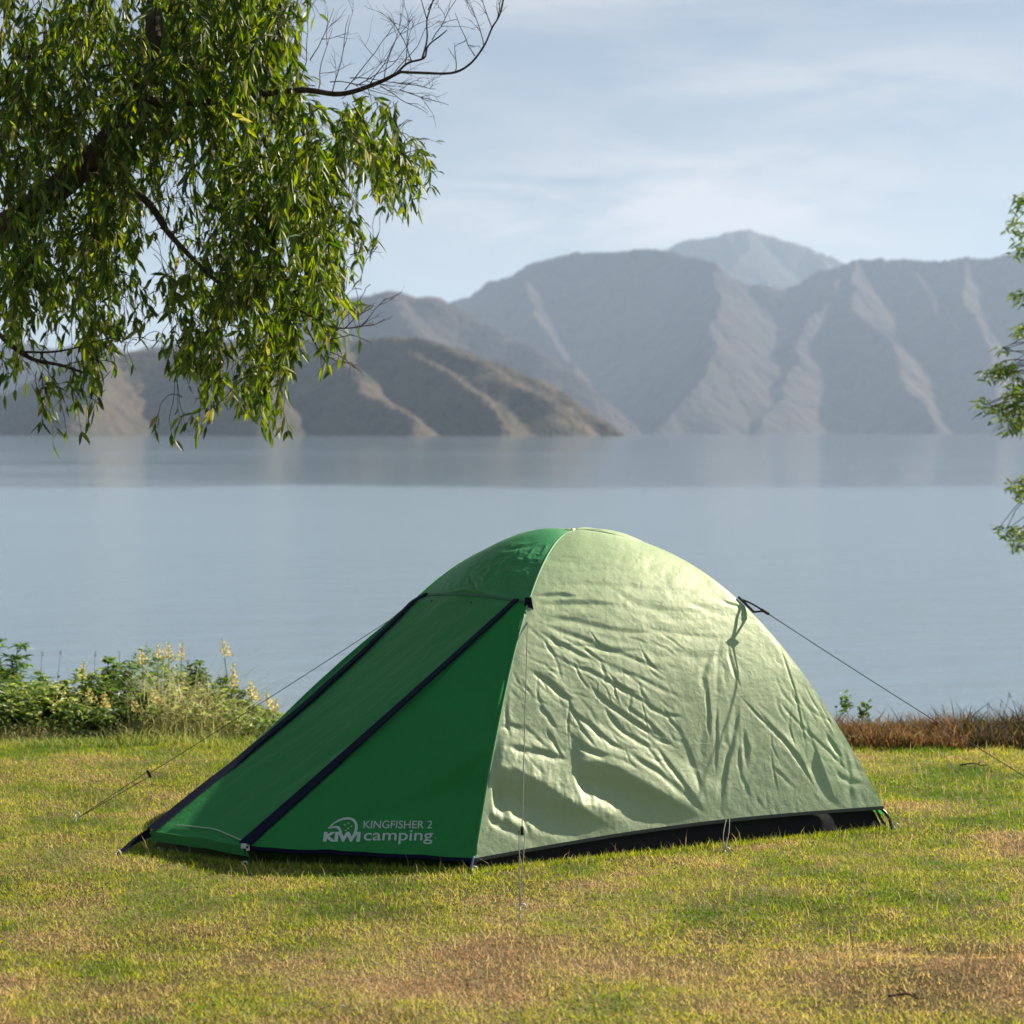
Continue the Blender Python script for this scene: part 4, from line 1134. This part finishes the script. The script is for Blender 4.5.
targets = [(a+r.uniform(-b, b)*.5, c_+r.uniform(-d_, d_)*.5) for a, c_, b, d_ in CL for _ in range(5)]+[(r.uniform(1032, 1310), r.uniform(110, 590)) for _ in range(230)]
for tx, ty in targets:
    if not rcl(tx, ty): continue
    Yt = r.uniform(11.3, 12.7) if tx > 1032 else r.uniform(11.6, 12.3)
    tp = W(tx, ty, Yt); st = np.array([4.28, 12.0, max(z0+.5, tp[2]-r.uniform(-.1, .7))])
    if tx < 1032: st = st*.35+tp*.65+np.array([0, 0, .05])
    c_ = crv([st, (st+tp)/2+r.randn(3)*.05+np.array([0, 0, .06]), tp], 8); g.tube(c_, np.linspace(.009 if tx > 1032 else .004, .002, 8), 4)
    if tx < 1032: g.tube(np.stack([np.array([4.28, 12.0, st[2]+.1]), c_[0]]), [.010, .004], 4)
    for _ in range(40 if tx > 1032 else 34):
        q = c_[r.randint(3, 8)]+r.randn(3)*(.09 if tx > 1032 else .03)
        qx, qy = PX(q)
        if not rcl(float(qx), float(qy)): continue
        az = r.uniform(0, 6.28); dn = r.uniform(-1.0, .4)
        LP.append(q); LD.append(unit(np.array([math.cos(az)-.2, math.sin(az), dn]))); LN.append(unit(r.randn(3)+np.array([0, 0, .8])))
        LL.append(r.uniform(.04, .075)); LW.append(r.uniform(.010, .016)); k = r.rand()
        LC.append((np.array([.04, .095, .018])*(1-k)+np.array([.14, .19, .03])*k)*(.7+.6*r.rand()))
g.build('branch', M['twig'], rt)
v, f, c = leaf_geo(np.array(LP), np.array(LD), np.array(LN), np.array(LL), np.array(LW), np.array(LC), .15)
mesh_obj('crown', v, f, M['leaf'], rt, smooth=False, cols=c)

# ------------------------------------------------------------------ sticks on the lawn
def stick(px_, py_, ln, an, label):
    p = W(px_, py_, gy(py_)); z = float(ground_z(np.array(p[0]), np.array(p[1])))+.018
    d = np.array([math.cos(an), math.sin(an), 0])*ln/2
    g = Geo(); c = np.array([p[0], p[1], z]); pts = crv([c-d, c+np.array([0, .01, .006]), c+d*.5+np.array([0, .004, -.003]), c+d], 12)
    g.tube(pts, np.linspace(.0035, .002, 12), 6, wob=.2); g.tube(np.stack([pts[6], pts[6]+d*.3+np.array([0, .03, .012])]), [.003, .0015], 5)
    tag(g.build('stick', M['twig']), label, 'stick', 'fallen sticks on the lawn')
stick(974, 768, .13, .1, 'thin dark stick lying on the lawn under the right cord')
stick(908, 1008, .10, -.2, 'short dark stick on the bare patch at the bottom right')

# ------------------------------------------------------------------ lake
m = Mat('lake_water')
pos = m.new('ShaderNodeNewGeometry').outputs['Position']
sx = m.new('ShaderNodeSeparateXYZ'); m.link(pos, sx.inputs[0])
mpn = m.coord((.05, .012, 1)); wn1 = m.noise(mpn, 1, 3)
yy = m.math('ADD', sx.outputs[1], m.math('MULTIPLY', m.math('SUBTRACT', wn1, .5), 22))
calm = m.new('ShaderNodeMapRange'); calm.inputs['From Min'].default_value = 128; calm.inputs['From Max'].default_value = 150; m.link(yy, calm.inputs['Value'])
calm = calm.outputs[0]
st1 = m.noise(m.coord((.005, .022, 1)), 1, 5, .65)
r1 = m.noise(m.coord((1.5, 2.6, 1)), 1, 5, .7); r2 = m.noise(m.coord((6, 11, 1)), 1, 3, .6); r3 = m.noise(m.coord((.35, .95, 1)), 1, 3)
hgt = m.math('ADD', m.math('ADD', m.math('MULTIPLY', r1, .5), m.math('MULTIPLY', r2, .18)), m.math('MULTIPLY', r3, 1.4))
calmk = m.math('MULTIPLY', m.math('SUBTRACT', 1, calm), 1.0)
bm_ = m.new('ShaderNodeBump'); bm_.inputs['Distance'].default_value = .16
m.link(m.math('ADD', m.math('MULTIPLY', calmk, .52), m.math('MULTIPLY', m.ramp(st1, [(.35, (.01, .01, .01)), (.7, (.09, .09, .09))]), 1.0)), bm_.inputs['Strength']); m.link(hgt, bm_.inputs['Height'])
rough = m.math('ADD', m.math('MULTIPLY', calmk, .06), m.math('ADD', .03, m.math('MULTIPLY', st1, .09)))
wb_ = m.bsdf((.17, .235, .29), rough, .5, bm_.outputs[0], IOR=1.33)
M['water'] = m.done(wb_)
lx_ = np.linspace(-12000, 12000, 49); ly_ = np.concatenate([[10.5, 30, 100, 400], np.linspace(1000, 12000, 23)])
X, Y = np.meshgrid(lx_, ly_, indexing='ij')
tag(mesh_obj('lake', np.stack([X, Y, 0*X+WATER], -1), grid_faces(len(lx_), len(ly_)), M['water'], smooth=False), kind='structure', label='wide calm lake reflecting the pale sky')

# ------------------------------------------------------------------ mountains
def terrain(name, label, ridges, slope, xr, yr, nx, ny, namp, nscale, mat, seed, base=-2.6, floor=-30, mul=(1.6, 1.9, 2.1)):
    xs_ = np.linspace(*xr, nx); ys_ = np.linspace(*yr, ny)
    X, Y = np.meshgrid(xs_, ys_, indexing='ij')
    wx_ = X+nscale*.19*fbm(X/nscale, Y/nscale, seed, 4); wy_ = Y+nscale*.25*fbm(X/nscale+5, Y/nscale+9, seed+5, 4)
    Z = np.full(X.shape, -1e6)
    for rd in ridges:
        sl = slope
        if isinstance(rd, tuple): rd, sl = rd
        P = np.array([W(*q) for q in rd]); P[:, 2] = P[:, 2]
        crest = P[0, 0]+300 < P[-1, 0] and abs(P[0, 1]-P[-1, 1]) < 1500
        for a, b in zip(P[:-1], P[1:]):
            ab = b[:2]-a[:2]; t = np.clip(((wx_-a[0])*ab[0]+(wy_-a[1])*ab[1])/(ab@ab+1e-9), 0, 1)
            d = np.hypot(wx_-a[0]-t*ab[0], wy_-a[1]-t*ab[1])
            h = a[2]+(b[2]-a[2])*t
            if crest: z = h-sl*mul[2]*d
            else:
                side = (wx_-a[0])*ab[1]-(wy_-a[1])*ab[0]      # < 0 : right-hand (sunny) flank of a spur running to the viewer
                z = h-np.where(side < 0, sl*mul[0], sl*mul[1])*d
            Z = np.maximum(Z, z)
    rel = np.clip((Z-base)/(Z.max()-base), 0, 1)
    n = ridged(X/nscale*1.7, Y/nscale*1.1, seed+11, 7, .58)-.62
    Z = Z+namp*n*sstep(-.02, .3, rel)*(1-.45*sstep(.8, 1, rel))
    Z = np.maximum(Z, floor)
    return tag(mesh_obj(name, np.stack([X, Y, Z], -1), grid_faces(nx, ny), mat), kind='structure', label=label)
def hillmat(name, c1, c2, c3, sc):
    m = Mat(name); v = m.coord()
    n1 = m.noise(v, 1/(sc*1.2), 6, .6); n2 = m.noise(v, 1/(sc*.16), 6, .62)
    c = m.mix(m.ramp(n1, [(.40, (0, 0, 0)), (.62, (1, 1, 1))]), c1, c2)
    c = m.mix(m.ramp(n2, [(.5, (0, 0, 0)), (.68, (1, 1, 1))]), c, c3)
    return m.done(m.bsdf(c, .95, .1, m.bump(n2, 1.0, sc*.2)))
HM1 = hillmat('tussock_hill', (.115, .088, .062), (.078, .068, .048), (.042, .046, .036), 420)
HM2 = hillmat('tussock_mountain', (.075, .050, .042), (.048, .040, .038), (.026, .027, .028), 900)
HM3 = hillmat('rock_peak', (.06, .05, .042), (.045, .04, .034), (.03, .027, .025), 900)
# near hill
dN = 3200
terrain('hill', 'low brown hill running down to a point in the lake',
 [[(-600, 380, 3800), (-250, 372, 3700), (0, 392, 3600), (60, 372, 3500), (130, 356, 3450), (220, 345, 3400), (300, 339, 3300), (380, 337, 3200), (430, 338, 3100), (470, 350, 3050), (520, 372, 2980), (570, 398, 2920), (605, 420, 2880), (624, 434, 2850)],
  [(130, 356, 3450), (110, 385, 3100), (60, 415, 2800)],
  [(220, 345, 3400), (262, 372, 3050), (272, 405, 2750), (270, 430, 2600)],
  [(330, 338, 3250), (352, 365, 2980), (392, 395, 2750), (420, 425, 2620)],
  [(400, 337, 3180), (440, 362, 2960), (485, 395, 2780), (505, 425, 2680)],
  [(440, 340, 3080), (500, 370, 2920), (548, 402, 2800), (575, 428, 2760)],
  ], .62, (-4600, 620), (2350, 5200), 560, 330, 26, 330, HM1, 301, mul=(1.15, 1.25, 1.25))
# low shore shelf at left behind the willow
terrain('hill', 'long low hazy hill behind the willow at left', [[(-900, 330, 6800), (-300, 325, 6800), (0, 340, 6600), (140, 350, 6500), (260, 330, 6400), (335, 300, 6300), (380, 293, 6200), (430, 303, 6150), (480, 325, 6100), (540, 350, 6000), (600, 385, 5900)],
   [(380, 293, 6200), (430, 340, 5600), (470, 390, 5200)], [(335, 300, 6300), (320, 350, 5700), (330, 400, 5200)], [(140, 350, 6500), (160, 390, 5800)]], .5, (-9500, 700), (4800, 8600), 420, 200, 80, 700, HM2, 331)
# main massif
terrain('mountain', 'broad hazy mountain range across the lake with sunlit spurs',
 [[(400, 312, 8900), (440, 300, 8800), (475, 285, 8700), (520, 264, 8600), (565, 254, 8500), (610, 249, 8400), (650, 247, 8300), (672, 254, 8300), (700, 268, 8300), (735, 286, 8300), (770, 292, 8300), (800, 274, 8300), (835, 261, 8200), (880, 257, 8200), (915, 262, 8100), (950, 254, 8100), (985, 257, 8000), (1024, 250, 8000), (1120, 235, 8000), (1300, 250, 8200), (1500, 230, 8400)],
  ([(655, 249, 8300), (690, 264, 8100), (702, 290, 7700), (716, 318, 7300), (706, 355, 6800), (690, 400, 6300), (665, 432, 6000)], .62),
  [(540, 285, 8300), (560, 340, 7600), (600, 395, 6900), (640, 428, 6300)],
  ([(835, 262, 8200), (832, 283, 7800), (846, 308, 7450), (868, 345, 7050), (893, 378, 6700), (912, 420, 6300)], .66),
  ([(835, 262, 8200), (810, 300, 7800), (790, 345, 7300), (770, 395, 6800), (750, 428, 6300)], .5),
  [(880, 257, 8200), (905, 290, 7800), (935, 330, 7300)],
  ([(950, 255, 8100), (948, 295, 7600), (962, 340, 7100), (985, 385, 6600), (1000, 425, 6300)], .62),
  [(1024, 250, 8000), (1045, 310, 7300), (1060, 380, 6700)], [(1180, 240, 8000), (1190, 320, 7200), (1200, 400, 6500)],
  ], .72, (-1000, 5200), (5600, 10200), 760, 460, 110, 900, HM2, 351)
terrain('mountain', 'highest pale blue peak rising behind the main range',
 [[(560, 275, 12400), (630, 262, 12300), (672, 250, 12200), (700, 240, 12100), (722, 236, 12000), (745, 229, 12000), (770, 236, 12000), (800, 246, 12000), (832, 262, 12000), (900, 290, 12200)],
  [(745, 229, 12000), (740, 262, 11300), (700, 300, 10600)], [(800, 246, 12000), (820, 290, 11200)]], .6, (-400, 4000), (10300, 14500), 360, 240, 120, 1000, HM3, 371)

# ------------------------------------------------------------------ camera and settings
cam = bpy.data.cameras.new('camera'); co = bpy.data.objects.new('camera', cam); C.objects.link(co)
cam.sensor_width = 36; cam.lens = 36*F/1024; cam.shift_y = -(512-HY)/1024
co.location = (0, 0, EYE); co.rotation_euler = (math.radians(90), 0, 0)
cam.clip_start = .1; cam.clip_end = 60000
cam.dof.use_dof = True; cam.dof.focus_distance = 6.9; cam.dof.aperture_fstop = 3.9
scn.camera = co
scn.view_settings.view_transform = 'Standard'; scn.view_settings.look = 'None'
scn.view_settings.exposure = 1.22; scn.view_settings.gamma = 1
scn.render.engine = 'CYCLES'
cy_ = scn.cycles
cy_.max_bounces = 8; cy_.diffuse_bounces = 3; cy_.glossy_bounces = 3; cy_.transmission_bounces = 4; cy_.volume_bounces = 1; cy_.transparent_max_bounces = 4
cy_.use_denoising = True
cy_.caustics_reflective = False; cy_.caustics_refractive = False; cy_.sample_clamp_indirect = 6
